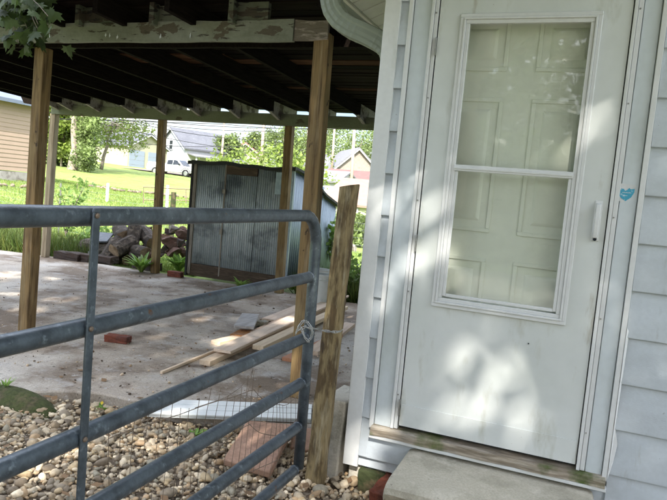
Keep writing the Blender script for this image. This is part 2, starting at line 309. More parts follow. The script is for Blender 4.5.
# driveway under the truck: strip following the land
def strip(name, pts, w, m_, dz, n=30):
    mb = MB(); ps = []
    for i in range(n+1):
        t = i/n*(len(pts)-1); k = min(int(t), len(pts)-2); u = t-k; a, b = Vector(pts[k]), Vector(pts[k+1]); p = a.lerp(b, u); d = (b-a).normalized(); q = Vector((-d.y, d.x))
        for s_ in (-1, -.33, .33, 1):
            x, y = p.x+q.x*w/2*s_, p.y+q.y*w/2*s_; ps.append((x, y, float(G(x, y))+dz))
    fs = [(i*4+k, i*4+k+1, i*4+k+5, i*4+k+4) for i in range(n) for k in range(3)]
    return mb.add(ps, fs).build(name, m_, smooth=True)
tag(strip('driveway', [(-43.5, 54.0), (-38, 54.2), (-30, 55.2), (-16, 57)], 6, M_asphalt, .06), kind='structure')

# gravel stones: thousands, one stuff object
def make_ico():
    bm = bmesh.new(); bmesh.ops.create_icosphere(bm, subdivisions=2, radius=1); v = np.array([p.co[:] for p in bm.verts]); f = np.array([[q.index for q in t.verts] for t in bm.faces]); bm.free(); return v, f
IV, IF = make_ico()
def stones(name, pts, sizes, m_, cols, flat=.62, jit=.16):
    V = []; Fc = []; C = []
    for i, (p, s) in enumerate(zip(pts, sizes)):
        ax = np.array([1.25, .9, flat])*nr.uniform(.8, 1.2, 3); v = IV*ax
        k = nr.normal(size=(5, 3)); k /= np.linalg.norm(k, axis=1)[:, None]
        for q in k: dd = v@q; v = v-np.outer(np.maximum(dd-nr.uniform(.62, .85), 0)*.85, q)
        v += jit*.25*np.sin(v[:, [1, 2, 0]]*4+i)
        a, b, c = nr.uniform(0, 6.28), nr.normal(0, .35), nr.normal(0, .35)
        Rz = np.array([[math.cos(a), -math.sin(a), 0], [math.sin(a), math.cos(a), 0], [0, 0, 1]]); Rx = np.array([[1, 0, 0], [0, math.cos(b), -math.sin(b)], [0, math.sin(b), math.cos(b)]]); Ry = np.array([[math.cos(c), 0, math.sin(c)], [0, 1, 0], [-math.sin(c), 0, math.cos(c)]])
        V.append(v@(Rz@Rx@Ry).T*s+p); Fc.append(IF+i*len(IV)); C.append(np.tile(cols[i], (len(IF)*3, 1)))
    V = np.concatenate(V); Fc = np.concatenate(Fc); C = np.concatenate(C); n = len(Fc)
    me = bpy.data.meshes.new(name); me.vertices.add(len(V)); me.vertices.foreach_set('co', V.ravel().astype('f'))
    me.loops.add(n*3); me.loops.foreach_set('vertex_index', Fc.ravel().astype('i')); me.polygons.add(n)
    me.polygons.foreach_set('loop_start', np.arange(0, 3*n, 3, dtype='i')); me.polygons.foreach_set('loop_total', np.full(n, 3, 'i')); me.update(calc_edges=True)
    me.polygons.foreach_set('use_smooth', [True]*n); me.materials.append(m_)
    at = me.color_attributes.new('tone', 'FLOAT_COLOR', 'CORNER'); c = np.ones((n*3, 4), 'f'); c[:, :3] = C; at.data.foreach_set('color', c.ravel())
    o = bpy.data.objects.new(name, me); sc.collection.objects.link(o); return o
def edgeY(x):
    for a, b in zip(fe[:-1], fe[1:]):
        if a[0] <= x <= b[0]: return a[1]+(b[1]-a[1])*(x-a[0])/(b[0]-a[0])
    return 3.24 if x < -.9 else 2.9
pts, sz, cl = [], [], []
pal = [(1.2, 1.17, 1.1), (1.0, .97, .9), (.8, .78, .75), (.7, .62, .52), (.95, .85, .68), (.5, .48, .46), (1.4, 1.37, 1.3), (.62, .65, .64), (.85, .7, .55), (.36, .33, .3), (.9, .86, .78)]
for layer, n, z0 in ((0, 13500, .004), (1, 5500, .018)):
    for i in range(n):
        x, y = nr.uniform(-3.9, -.35), nr.uniform(1.0, 3.2)
        if y > edgeY(x)-.02: continue
        if x > -.62 and y > 2.5: continue
        s = float(np.clip(nr.lognormal(-4.6, .5), .005, .036)); pts.append((x, y, z0+bz(x, y)+s*.3)); sz.append(s)
        c = np.array(pal[nr.integers(len(pal))])*nr.uniform(.8, 1.15); cl.append(c)
tag(stones('gravel', pts, sz, M_pebble, cl), 'mixed cream, tan and grey river gravel beside the concrete', 'gravel', kind='stuff')
lv = np.stack([nr.uniform(-3.9, -.6, 90), nr.uniform(1.2, 3.4, 90), np.full(90, .05)], 1); lv[:, 2] = np.where(lv[:, 1] > 3.15, .078, .05)
lf = quads('leaf_litter', lv, .035, mat('dead_leaf', (.20, .12, .06), .8, tone=True), updir=2.5); tag(lf, 'dry brown leaves lying on the gravel and slab edge', 'leaf litter', kind='stuff')
# crumbs and debris on the slab
pts, sz, cl = [], [], []
for i in range(800):
    y = 3.2+4.3*nr.random()**1.6; x = nr.uniform(-6.5, -1.1); s = float(np.clip(nr.lognormal(-5.3, .5), .002, .013)); pts.append((x, y, .072+s*.3)); sz.append(s)
    cl.append(np.array([(.3, .22, .16), (.15, .12, .1), (1.2, 1.1, 1), (.6, .5, .4)][nr.integers(4)]))
tag(stones('debris', pts, sz, M_pebble, cl), 'crumbs, bark chips and grit scattered over the concrete', 'debris', kind='stuff')

# ------------------------------------------------------------------ the house with its storm door
D = 2.92
house = empty('house', (0, D, 0), 'white aluminium sided house with a storm door, filling the right side', 'house')
H_ = dict(parent=house)
laps = [.165+.1985*k for k in range(0, 16)]
def siding(mb, x0, x1, y, z0, z1, off=0):
    for k, z in enumerate([l+off for l in laps]):
        a, b = max(z, z0), min(z+.1985, z1)
        if b-a < .01: continue
        mb.prism([(y-.022, a+.002), (y-.020, a-.003), (y-.010, a-.003), (y-.010, a+.006), (y+.001, a+.006), (y+.001, b+.004), (y-.001, b+.004)], 'x', x0, x1)
m = MB(); siding(m, .213, 3.2, D, .165, 3.05)
siding(m, -.905, -.862, D, .165, 3.05, .012)
siding(m, -.905, -.5, D, .165, .31, .012)
m.box(-.95, 3.2, D+.001, D+.12, .12, .27); m.box(-.95, -.86, D+.001, D+.12, .27, 3.05); m.box(.21, 3.2, D+.001, D+.12, .27, 3.05); m.box(-.86, .21, D+.001, D+.12, 2.6, 3.05)
wall = m.build('wall', M_siding, **H_, bevel=.0012, seg=1)
m = MB()
for k, z in enumerate(laps):     # the side wall that runs back past the carport
    m.prism([(-.964, z), (-.966+.003, z-.004), (-.95, z-.004), (-.95, z+.1985), (-.953, z+.1985)], 'y', D+.1, 10.5)
m.build('side_wall', M_siding, **H_)
B(-.96, -.3, D+.03, 10.5, -.1, .16).build('foundation', M_cblock, **H_)
# corner trim, with its two faces
m = MB().box(-.98, -.903, D-.022, D-.004, .116, 3.05).box(-.98, -.962, D-.004, D+.08, .116, 3.05)
m.build('corner_trim', M_trim, **H_, bevel=.003)
# casing left, right: flat board, J-channel, hinge strip
for nm, c, jx, zx in (('casing', (-.84, -.757), (-.862, -.8425), (-.7545, -.722)), ('casing', (.122, .188), (.1905, .2115), (.0855, .1195))):
    cs = B(c[0], c[1], D-.012, D+.02, .345, 3.0).build(nm, M_casing, **H_, bevel=.003)
    B(jx[0], jx[1], D-.026, D+.01, .33, 3.0).build('channel', M_trim, cs, bevel=.002)
    zb = MB().box(zx[0], zx[0]+.014, D-.030, D+.02, .352, 2.6).box(zx[0]+.0155, zx[1], D-.021, D+.02, .352, 2.6)
    zb.build('hinge_strip', M_trim, cs, bevel=.0015)
    for z in (.52, 1.02, 1.45, 1.92, 2.3):
        MB().tube([(zx[0]+.022, D-.0215, z), (zx[0]+.022, D-.026, z)], .0035, 8).build('screw', M_steel, cs)
    if c[0] > 0: rc = cs
    else: lc = cs
B(-.86, .19, D-.012, D+.02, 2.42, 2.62).build('casing', M_casing, **H_, bevel=.003)
# storm door leaf
sd = None
DL, DR, DB, DT = -.716, .081, .372, 2.412
WL, WR, WB, WT = -.575, -.071, 1.02, 2.248     # glass
m = MB(); y0, y1 = D-.020, D+.012
m.box(DL, WL-.03, y0, y1, DB, DT).box(WR+.03, DR, y0, y1, DB, DT).box(WL-.03, WR+.03, y0, y1, DB, WB-.045).box(WL-.03, WR+.03, y0, y1, WT+.04, DT)
m.box(DL+.004, DR-.004, y0-.004, y0, DB+.0, DB+.105)
m = MB()
O_ = [(DL, DB), (DR, DB), (DR, DT), (DL, DT)]; I_ = [(WL-.03, WB-.045), (WR+.03, WB-.045), (WR+.03, WT+.04), (WL-.03, WT+.04)]
vs = [(x, y_, z) for y_ in (y0, y1) for x, z in O_+I_]; fs = []
for k in range(4):
    j = (k+1) % 4; fs += [(k, j, j+4, k+4), (k+8, k+12, j+12, j+8), (k, k+8, j+8, j), (k+4, j+4, j+12, k+12)]
m.add(vs, fs).box(DL+.004, DR-.004, y0-.004, y0-.0005, DB+.001, DB+.105)
sd = m.build('storm_door', M_door, **H_)
# moulded window frame: stepped rings
def ring(mb, x0, x1, z0, z1, w, ya, yb):
    mb.box(x0, x1, ya, yb, z1-w, z1).box(x0, x1, ya, yb, z0, z0+w).box(x0, x0+w, ya, yb, z0+w, z1-w).box(x1-w, x1, ya, yb, z0+w, z1-w)
m = MB(); ring(m, WL-.042, WR+.042, WB-.05, WT+.044, .016, y0-.012, y0+.004); ring(m, WL-.0258, WR+.0258, WB-.0338, WT+.0278, .010, y0-.017, y0+.004); ring(m, WL-.0156, WR+.0156, WB-.0236, WT+.0176, .017, y0-.010, y0+.004)
m.build('window_frame', M_trim, sd, bevel=.002)
m = MB().box(WL-.002, WR+.002, y0-.014, y0+.004, 1.598, 1.626).box(WL-.002, WR+.002, y0-.018, y0-.014, 1.606, 1.617)
m.box(WL+.0015, WL+.016, y0-.006, y0+.004, WB+.002, 1.597).box(WR-.016, WR-.0015, y0-.006, y0+.004, WB+.002, 1.597).box(WL+.0165, WR-.0165, y0-.006, y0+.004, WB+.0, WB+.014)
m.build('glazing_bar', M_trim, sd, bevel=.002)
m = MB().box(WL, WR, y0+.006, y0+.009, 1.61, WT).box(WL, WR, y0+.001+.001, y0+.0045, WB, 1.609)
m.build('glass', M_glass, sd)
m = MB().prism([(y0-.004, 1.505), (y0-.03, 1.50), (y0-.036, 1.47), (y0-.034, 1.385), (y0-.028, 1.36), (y0-.004, 1.355), (y0-.004, 1.372), (y0-.02, 1.39), (y0-.02, 1.465), (y0-.004, 1.48)], 'x', .036, .054)
m.box(.030, .060, y0-.005, y0, 1.345, 1.515)
hd = m.build('door_handle', M_trim, sd, bevel=.003)
m = MB().tube([(.045, y0-.001, 1.352), (.045, y0-.014, 1.352)], .007, 12)
m.build('latch_button', M_dark, sd)
for z in (.46, 1.25, 2.15): B(DL-.0065, DL-.001, D-.033, D-.02, z-.04, z+.04).build('hinge', M_steel, sd, bevel=.001)
m = MB().box(DL-.004, DL+.001, D-.018, D+.01, DB, DT).box(DR-.001, DR+.004, D-.016, D+.01, DB, DT).box(DL, DR, D-.016, D+.01, DB-.0065, DB+.001)
m.build('door_gap', M_darkgap, sd)
m = MB().tube([(-.17, y0-.0005, .865), (-.17, y0-.003, .865)], .0035, 8); m.build('screw_head', M_dark, sd)
# inner six panel door
iy = D+.062
m = MB().box(-.80, .16, iy, iy+.04, .36, 2.6)
def panel(mb, x0, x1, z0, z1):
    w = .018
    for a, b, c, d in ((x0, x1, z1-w, z1), (x0, x1, z0, z0+w), (x0, x0+w, z0+w, z1-w), (x1-w, x1, z0+w, z1-w)): mb.box(a, b, iy-.006, iy, c, d)
    mb.hexa([(x0+.05, iy+.001, z0+.05), (x1-.05, iy+.001, z0+.05), (x1-.05, iy+.001, z1-.05), (x0+.05, iy+.001, z1-.05), (x0+.065, iy-.008, z0+.065), (x1-.065, iy-.008, z0+.065), (x1-.065, iy-.008, z1-.065), (x0+.065, iy-.008, z1-.065)])
for (a, b) in ((-.665, -.405), (-.28, -.02)):
    panel(m, a, b, .55, 1.21); panel(m, a, b, 1.33, 1.94); panel(m, a, b, 2.06, 2.30)
m.build('inner_door', M_inner, **H_, bevel=.002)
B(-.86, -.80, D+.02, D+.15, .36, 2.6).box(.16, .21, D+.02, D+.15, .36, 2.6).box(-.86, .21, D+.15, D+.2, .3, 2.62).build('door_frame', M_inner, **H_)
# sill and the white strip under it
m = MB(); n = 14; L, Rr = -.846, .206
for i in range(n):
    a = L+(Rr-L)*i/n; b = L+(Rr-L)*(i+1)/n
    f = lambda t: D-.050+.004*math.sin(t*23)+.002*math.sin(t*61)
    vs = [(a, f(a), .305), (b, f(b), .305), (b, D+.08, .305), (a, D+.08, .305), (a, f(a)+.003, .343), (b, f(b)+.003, .343), (b, D+.08, .364), (a, D+.08, .364)]
    m.hexa(vs)
m.build('sill', M_sillwood, **H_)
B(-.852, .212, D-.046, D-.002, .288, .3035).build('sill_flashing', M_trim, **H_, bevel=.002)
# ragged torn strip of caulk beside the casing foot
m = MB().add([(.2125, D-.028, 1.0), (.2235, D-.017, .98), (.219, D-.017, .62), (.229, D-.017, .6), (.221, D-.017, .55), (.235, D-.017, .5), (.226, D-.017, .40), (.2125, D-.028, .34)], [tuple(range(8))])
m.build('caulk_strip', M_trim, **H_)
# torn blue shield sticker
p = P(626, 193, Y=D-.0125); cx, cz = p.x, p.z
sh = [(-.030, .034), (-.012, .031), (0, .037), (.012, .031), (.031, .033), (.033, .004), (.022, -.018), (.001, -.037), (-.020, -.022), (-.031, .0)]
st = MB().prism([(cx+a*.98, cz+b*.98) for a, b in [(-.032, .040), (.033, .036), (.034, 0), (.02, -.022), (-.01, -.042), (-.034, -.03)]], 'y', D-.0128, D-.0121).build('sticker', M_decalw, rc)
tear = [(-.026, .012), (-.020, .018), (-.010, .016), (-.004, .008), (.004, .014), (.010, .022), (.016, .016), (.031, .020), (.031, .004), (.021, -.017), (.001, -.034), (-.019, -.020), (-.029, .0)]
MB().prism([(cx+a, cz+b) for a, b in tear], 'y', D-.0140, D-.0130).build('shield_print', M_decal, rc)
m = MB()
for i, x in enumerate([-.014, -.009, -.004, .001, .006, .011, .016]): m.box(cx+x, cx+x+.0034, D-.0146, D-.0141, cz+.000, cz+.0028+(i % 2)*.001)
for i, x in enumerate([-.007, -.002, .003]): m.box(cx+x, cx+x+.003, D-.0146, D-.0141, cz-.012, cz-.0095)
m.build('shield_print_mark', M_decalw, rc)
# soffit, fascia and gutter of the side eave; the downspout elbow
m = MB(); sl_ = .42
for k in range(60):     # vinyl soffit boards
    y = 1.2+k*.155
    m.hexa([(-1.33, y, 2.497), (-1.33, y+.149, 2.497), (-.964, y+.149, 2.497+.366*sl_), (-.964, y, 2.497+.366*sl_), (-1.33, y, 2.51), (-1.33, y+.149, 2.51), (-.964, y+.149, 2.51+.366*sl_), (-.964, y, 2.51+.366*sl_)])
m.build('soffit', M_soffit, **H_, bevel=.003)
m = MB().hexa([(-1.345, 1.2, 2.512), (-1.345, 10.5, 2.512), (-.9, 10.5, 2.70), (-.9, 1.2, 2.70), (-1.345, 1.2, 2.53), (-1.345, 10.5, 2.53), (-.9, 10.5, 2.74), (-.9, 1.2, 2.74)]).build('soffit_backing', M_darkgap, **H_)
B(-1.352, -1.332, 1.2, 10.5, 2.485, 2.66).build('fascia', M_soffit, **H_)
gp = [(-1.354, 2.60), (-1.354, 2.50), (-1.43, 2.50), (-1.45, 2.53), (-1.475, 2.60), (-1.47, 2.60), (-1.445, 2.532), (-1.428, 2.504), (-1.358, 2.504), (-1.358, 2.60)]
MB().prism(gp, 'y', 1.2, 10.5).build('gutter', M_downspout, **H_)
m = MB().hexa([(-1.36, 1.2, 2.62), (-1.36, 10.5, 2.62), (1.5, 10.5, 3.9), (1.5, 1.2, 3.9), (-1.36, 1.2, 2.66), (-1.36, 10.5, 2.66), (1.5, 10.5, 3.94), (1.5, 1.2, 3.94)]); m.build('roof', M_greyroof, **H_)
MB().prism([(-.95, 3.05), (3.2, 3.05), (3.2, 4.4), (1.5, 3.9-.03), (-.95, 2.79)], 'y', D+.01, D+.11).build('gable', M_siding, **H_)
dsp = [P(px, py, Y=3.03) for px, py in ((331.5, -42), (331, -15), (331.5, 0), (334, 11), (341, 21), (352, 28.5), (364, 33.5), (374, 38.5), (383, 43.5), (391, 52), (394, 75))]
cp = []
for i in range(len(dsp)-1):
    for k in range(6): cp.append(dsp[i].lerp(dsp[i+1], k/6))
cp.append(dsp[-1])
for it in range(3): cp = [cp[0]]+[(cp[i-1]+cp[i]*2+cp[i+1])/4 for i in range(1, len(cp)-1)]+[cp[-1]]
m = MB(); vs = []; sec = [(-.034, -.043), (-.020, -.046), (-.013, -.043), (0, -.046), (.013, -.043), (.020, -.046), (.034, -.043), (.038, -.03), (.038, .03), (.034, .043), (-.034, .043), (-.038, .03), (-.038, -.03)]
for i, p in enumerate(cp):
    d = (cp[min(i+1, len(cp)-1)]-cp[max(i-1, 0)]).normalized(); q = d.cross(Vector((0, 1, 0))).normalized()
    bend = 14 <= i <= 34 or 44 <= i <= 56; s_ = 1+(.022 if (i % 3 == 0 and bend) else 0)
    for u, v in sec: vs.append(p+q*u*1.32*s_+Vector((0, v*1.0*s_, 0)))
k_ = len(sec); fs = [(i*k_+j, i*k_+(j+1) % k_, (i+1)*k_+(j+1) % k_, (i+1)*k_+j) for i in range(len(cp)-1) for j in range(k_)]
m.add(vs, fs).build('downspout', M_downspout, **H_, smooth=False)

# step
zt = .268; m = MB()
fy = 2.50
prof = [(D-.005, 0), (D-.005, zt+.004), (fy+.05, zt), (fy+.02, zt-.006), (fy-.002, zt-.022), (fy-.008, zt-.048), (fy+.004, zt-.07), (fy+.02, zt-.078), (fy+.035, -.02)]
sx0, sx1 = -.66, .17; vs = []; xs_ = [sx0, sx0+.01, sx0+.03]+list(np.linspace(sx0+.1, sx1-.1, 14))+[sx1-.03, sx1-.01, sx1]
for x in xs_:
    e = max(0, .03-min(x-sx0, sx1-x)); dr = .03-math.sqrt(max(0, .03**2-e*e))
    for (y, z) in prof: vs.append((x, y+(dr if y < D-.05 else 0), z-dr if z > .1 else z))
k_ = len(prof); fs = [(i*k_+j, i*k_+j+1, (i+1)*k_+j+1, (i+1)*k_+j) for i in range(len(xs_)-1) for j in range(k_-1)]+[tuple(range(k_)), tuple((len(xs_)-1)*k_+j for j in range(k_))[::-1]]
o = m.add(vs, fs).build('concrete_step', M_step, smooth='auto'); tag(o, 'worn concrete doorstep with rounded front edge below the storm door', 'step')
# mossy timber and bricks beside the step
def slabbox(name, c, size, rz, mt_, label, cat, tilt=(0, 0), group=None, bevel=.006, rough=.004):
    bm = bmesh.new(); bmesh.ops.create_cube(bm, size=1)
    bmesh.ops.subdivide_edges(bm, edges=bm.edges, cuts=3, use_grid_fill=True)
    for v in bm.verts:
        v.co = Vector((v.co.x*size[0], v.co.y*size[1], v.co.z*size[2]))
        v.co += Vector((rnd.uniform(-1, 1), rnd.uniform(-1, 1), rnd.uniform(-1, 1)))*rough
    me = bpy.data.meshes.new(name); bm.to_mesh(me); bm.free(); me.materials.append(mt_)
    o = bpy.data.objects.new(name, me); sc.collection.objects.link(o); o.location = c; o.rotation_euler = (tilt[0], tilt[1], rz)
    b = o.modifiers.new('bevel', 'BEVEL'); b.width = bevel; b.segments = 2; b.limit_method = 'ANGLE'; b.angle_limit = R(45)
    return tag(o, label, cat, group)
slabbox('timber_block', (-.83, D+.005, .045), (.13, .05, .12), 0, M_mossblock, 'mossy green block of timber under the house corner', 'timber block')
slabbox('brick', (-.735, 2.86, .05), (.09, .20, .09), R(-8), M_brick, 'red brick on end half hidden at the left of the doorstep', 'brick', tilt=(R(8), 0))
p = P(390, 468, Y=2.97)
# upright concrete block by the gate post
slabbox('concrete_block', (-1.062, 3.05, .21), (.13, .27, .42), R(-3), M_cblock, 'grey concrete block standing on end between gate post and house', 'concrete block', tilt=(0, R(2)), rough=.0035, bevel=.009)

# ------------------------------------------------------------------ carport
cp_ = empty('carport', (-4.9, 5.6, .07), 'old open carport with a dark board roof and peeling painted beams', 'carport')
K = dict(parent=cp_)
def post(x, y, z1, sx=.098, sy=.09, lean=(0, 0), m_=M_post):
    mb = MB(); n = 10
    for i in range(n):
        a, b = i/n, (i+1)/n; za, zb = .071+(z1-.071)*a, .071+(z1-.071)*b
        q = [(x+lean[0]*t+sx/2*sa, y+lean[1]*t+sy/2*sb, z) for t, z in ((a, za), (b, zb)) for sa, sb in ((-1, -1), (1, -1), (1, 1), (-1, 1))]
        base = len(mb.v); mb.v += q; mb.f += [(base+j, base+(j+1) % 4, base+4+(j+1) % 4, base+4+j) for j in range(4)]; mb.mi += [0]*4; mb.t += [(1, 1, 1)]*4
    mb.f += [(0, 1, 2, 3), tuple(range(len(mb.v)-4, len(mb.v)))]; mb.mi += [0, 0]; mb.t += [(1, 1, 1)]*2
    bm_o = mb.build('post', m_, **K)
    bm = bmesh.new(); bm.from_mesh(bm_o.data); bmesh.ops.remove_doubles(bm, verts=bm.verts, dist=.0005); bm.to_mesh(bm.free() or bm_o.data) if False else (bm.to_mesh(bm_o.data), bm.free())
    b = bm_o.modifiers.new('bevel', 'BEVEL'); b.width = .006; b.segments = 2; b.limit_method = 'ANGLE'; b.angle_limit = R(40)
    return bm_o
pa = P(27.6, 333, Z=.07); pb = P(295, 399, Z=.07); pc = P(45, 257, Z=.07); pd = P(155, 273, Z=.07); pe = P(279, 293, Z=.07)
ta = P(43.6, 44, Y=3.87); tb = P(325, 42, Y=3.84)
post(pa.x-.035, pa.y+.02, 2.39, .10, .095, (ta.x-pa.x-.035, 0)); post(pb.x, pb.y+.052, 2.45, .105, .085, (tb.x-pb.x, 0))
post(pc.x, pc.y, 2.26, .1, .09, (.06, 0), M_postpale); td = P(160.5, 116, Y=7.5); post(pd.x, pd.y, 2.26, .10, .09, (td.x-pd.x, 0)); te = P(290, 124, Y=7.5); post(pe.x, pe.y, 2.26, .105, .09, (te.x-pe.x, 0))
for q in (pa, pb, pe):
    pass
# near beam with a ragged top of peeled paint
def beam(x0, x1, y0, y1, z0, z1, m_, n=40, rag=.003):
    mb = MB()
    for i in range(n):
        a = x0+(x1-x0)*i/n; b = x0+(x1-x0)*(i+1)/n
        f = lambda t: rag*math.sin(t*7)+rag*.6*math.sin(t*19)
        mb.hexa([(a, y0, z0+f(a)*.6), (b, y0, z0+f(b)*.6), (b, y1, z0+f(b)*.6), (a, y1, z0+f(a)*.6), (a, y0, z1+f(a+3)), (b, y0, z1+f(b+3)), (b, y1, z1+f(b+3)), (a, y1, z1+f(a+3))])
    return mb.build('beam', m_, **K)
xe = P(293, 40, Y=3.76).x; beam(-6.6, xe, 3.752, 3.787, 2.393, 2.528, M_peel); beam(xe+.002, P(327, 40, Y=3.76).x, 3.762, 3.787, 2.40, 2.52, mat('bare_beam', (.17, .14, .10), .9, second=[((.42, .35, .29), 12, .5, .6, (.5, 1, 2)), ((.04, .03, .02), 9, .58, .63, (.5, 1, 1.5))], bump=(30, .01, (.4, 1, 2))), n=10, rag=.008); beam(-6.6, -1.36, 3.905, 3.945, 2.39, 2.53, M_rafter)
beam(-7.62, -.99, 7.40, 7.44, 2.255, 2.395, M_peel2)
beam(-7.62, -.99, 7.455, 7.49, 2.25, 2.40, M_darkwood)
for px in (104, 110, 116, 160, 190, 48):
    q = P(px+rnd.uniform(-2, 2), rnd.uniform(32, 37), Y=3.7475); n = 14
    MB().add([q]+[q+Vector((math.cos(k*6.283/n)*.008*rnd.uniform(.3, 1.3), -.001, math.sin(k*6.283/n)*.020*rnd.uniform(.3, 1.2))) for k in range(n)], [(0, k+1, (k+1) % n+1) for k in range(n)]).build('paint_flake', M_trim, **K)
# blocking above the near beam
for a, b in ((26, 59), (80, 126), (155, 193), (236, 268)):
    xa, xb = P(a, 15, Y=3.76).x, P(b, 15, Y=3.76).x
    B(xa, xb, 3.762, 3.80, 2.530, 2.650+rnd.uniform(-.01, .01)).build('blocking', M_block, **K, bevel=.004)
for a in (79, 153, 232, 20):
    xa = P(a, 15, Y=3.72).x; B(xa-.02, xa+.02, 3.70, 3.80, 2.500 if a != 20 else 2.53, 2.66).build('rafter_block', M_block, **K, bevel=.004)
# rafters
rx = [P(px, 110, Y=7.42).x for px in (73, 101, 135, 167, 202, 241, 281, 322, 366)]
rx = [-7.47]+[min(x, -.95) for x in rx]+[-1.56]
def zr(y): return 2.50-.0354*(y-3.78)
M_tail = mat('painted_rafter_tail', (.33, .30, .25), .85, second=[((.10, .08, .06), 9, .5, .6, None)], noise=(40, .2))
for x in rx:
    m = MB()
    ya, yb, yc = 3.45, 7.18, 7.86
    for (a, b, mi) in ((ya, yb, 0), (yb, yc, 1)):
        m.hexa([(x-.02, a, zr(a)), (x+.02, a, zr(a)), (x+.02, b, zr(b)), (x-.02, b, zr(b)), (x-.02, a, zr(a)+.14), (x+.02, a, zr(a)+.14), (x+.02, b, zr(b)+.14), (x-.02, b, zr(b)+.14)], mi)
    m.prism([(7.10, zr(7.1)+.002), (7.385, zr(7.385)-.062), (7.385, zr(7.385)+.01), (7.14, zr(7.14)+.01)], 'x', x-.0205, x+.0205, 1)
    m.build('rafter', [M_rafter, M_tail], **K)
# roof boards laid across the rafters, gaps of light kept narrow
y = 3.30
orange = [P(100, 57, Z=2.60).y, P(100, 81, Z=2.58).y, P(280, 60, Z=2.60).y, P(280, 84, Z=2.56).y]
m = MB(); yy = 3.3
while yy < 7.84:
    w_ = rnd.choice((.10, .14, .18, .12)); z = zr(yy+w_/2)+.143+rnd.uniform(0, .006)
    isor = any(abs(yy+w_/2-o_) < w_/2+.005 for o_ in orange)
    xx = -7.5
    while xx < -1.5:
        l = rnd.choice((1.2, .61, .61, .35) if isor else (1.2, 1.8, 2.4)); t = rnd.uniform(.4, 1.3); tn = (t, t, t)
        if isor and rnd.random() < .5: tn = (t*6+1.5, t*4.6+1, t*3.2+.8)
        m.box(xx, min(xx+l-.003, -1.49), yy, yy+w_-.004, z, z+.02, tone=tn); xx += l
    yy += w_+rnd.choice((.0, .002))
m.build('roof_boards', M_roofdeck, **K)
m = MB().hexa([(-7.52, 3.26, zr(3.26)+.19), (-1.49, 3.26, zr(3.26)+.19), (-1.49, 7.92, zr(7.92)+.19), (-7.52, 7.92, zr(7.92)+.19), (-7.52, 3.26, zr(3.26)+.20), (-1.49, 3.26, zr(3.26)+.20), (-1.49, 7.92, zr(7.92)+.20), (-7.52, 7.92, zr(7.92)+.20)])
m.build('roofing', M_shingle_top, **K)
B(-7.5, -1.9, 3.40, 3.425, 2.655, 2.72).build('fascia', M_darkwood, **K)
# raking edge board at the left end with its cut corner
pl = [P(x, y, Y=7.36) for x, y in ((-30, 40), (-14, 68), (0, 79.5), (12, 88), (20, 94), (24, 103), (34, 105), (56, 106), (56, 78))]
MB().prism([(p.x, p.z) for p in pl], 'y', 7.355, 7.385).build('edge_board', M_rafter, **K)

# ------------------------------------------------------------------ farm gate
GXp = -1.13
gate = empty('farm_gate', (GXp, 1.0, 0), 'blue grey tubular steel farm gate with six rails across the foreground', 'gate')
gr = .0255
ye = 2.672
arc = [(GXp, -.35, 1.34)]+[(GXp, y_, 1.34) for y_ in (.5, 1.3, 2.1)]
arc += [(GXp, ye-.14+.14*math.sin(t), 1.34-.14+.14*math.cos(t)) for t in np.linspace(0, math.pi/2, 14)]+[(GXp, ye+.012, .7), (GXp, ye+.022, .135)]
rr = [gr]*4+[gr*(1+(.04 if i % 2 else -.01)) for i in range(14)]+[gr]*2
MB().tube(arc, rr, 20).build('frame', M_gate, gate, smooth=True)
for z in (1.06, .778, .563, .352, .14):
    yend = ye-.02+(1.06-z)*.02
    m = MB().tube([(GXp, -.35, z), (GXp, 1.1, z), (GXp, yend-.06, z), (GXp, yend-.02, z), (GXp, yend, z)], [gr*.98, gr*.98, gr*.98, gr*.9, gr*.62], 20)
    m.tube([(GXp+math.cos(t)*gr*.86, yend-.027+.002*math.sin(5*t), z+math.sin(t)*gr*.86) for t in np.linspace(0, 6.283, 19)], .0045, 6, cap=False)
    m.build('rail', M_gate, gate, smooth=True)
for ys_ in (1.222, -.1):
    m = MB().box(GXp+.0265, GXp+.033, ys_-.013, ys_+.013, .10, 1.352); m.prism([(ys_-.013, 1.352), (ys_+.013, 1.352), (ys_+.008, 1.362), (ys_-.008, 1.362)], 'x', GXp+.0265, GXp+.033)
    br = m.build('brace', M_gate, gate, bevel=.0015)
    for z in (1.34, 1.06, .778, .563, .352, .14): MB().tube([(GXp+.033, ys_, z+.004), (GXp+.036, ys_, z+.004), (GXp+.039, ys_, z+.004)], [.007, .007, .004], 10).build('bolt', M_rust, br)
B(GXp-.026, GXp+.026, -.40, -.36, .05, 1.36).build('end_post', M_gate, gate)
# latch post
lp0, lp1 = Vector((-1.098, 2.845, -.05)), P(349.5, 186, d=3.08)
m = MB(); n = 16
for i in range(n+1):
    t = i/n; c = lp0.lerp(lp1, t); w0 = .058-.006*t+.002*math.sin(i*1.7)
    for k in range(12):
        a = 2*math.pi*k/12+.35; s_ = 1/max(abs(math.cos(a)), abs(math.sin(a)))**.72
        m.v.append((c.x+w0*.86*s_*math.cos(a)+.0018*math.sin(i*2.1+k), c.y+w0*.8*s_*math.sin(a), c.z+(.012*math.cos(a) if i == n else 0)))
m.f = [(i*12+k, i*12+(k+1) % 12, (i+1)*12+(k+1) % 12, (i+1)*12+k) for i in range(n) for k in range(12)]+[tuple(range(12)), tuple(n*12+k for k in range(12))]
m.mi = [0]*len(m.f); m.t = [(1, 1, 1)]*len(m.f)
o = m.build('gate_post', M_latch, smooth='auto'); tag(o, 'weathered leaning wooden gate post the chain is looped round', 'post')
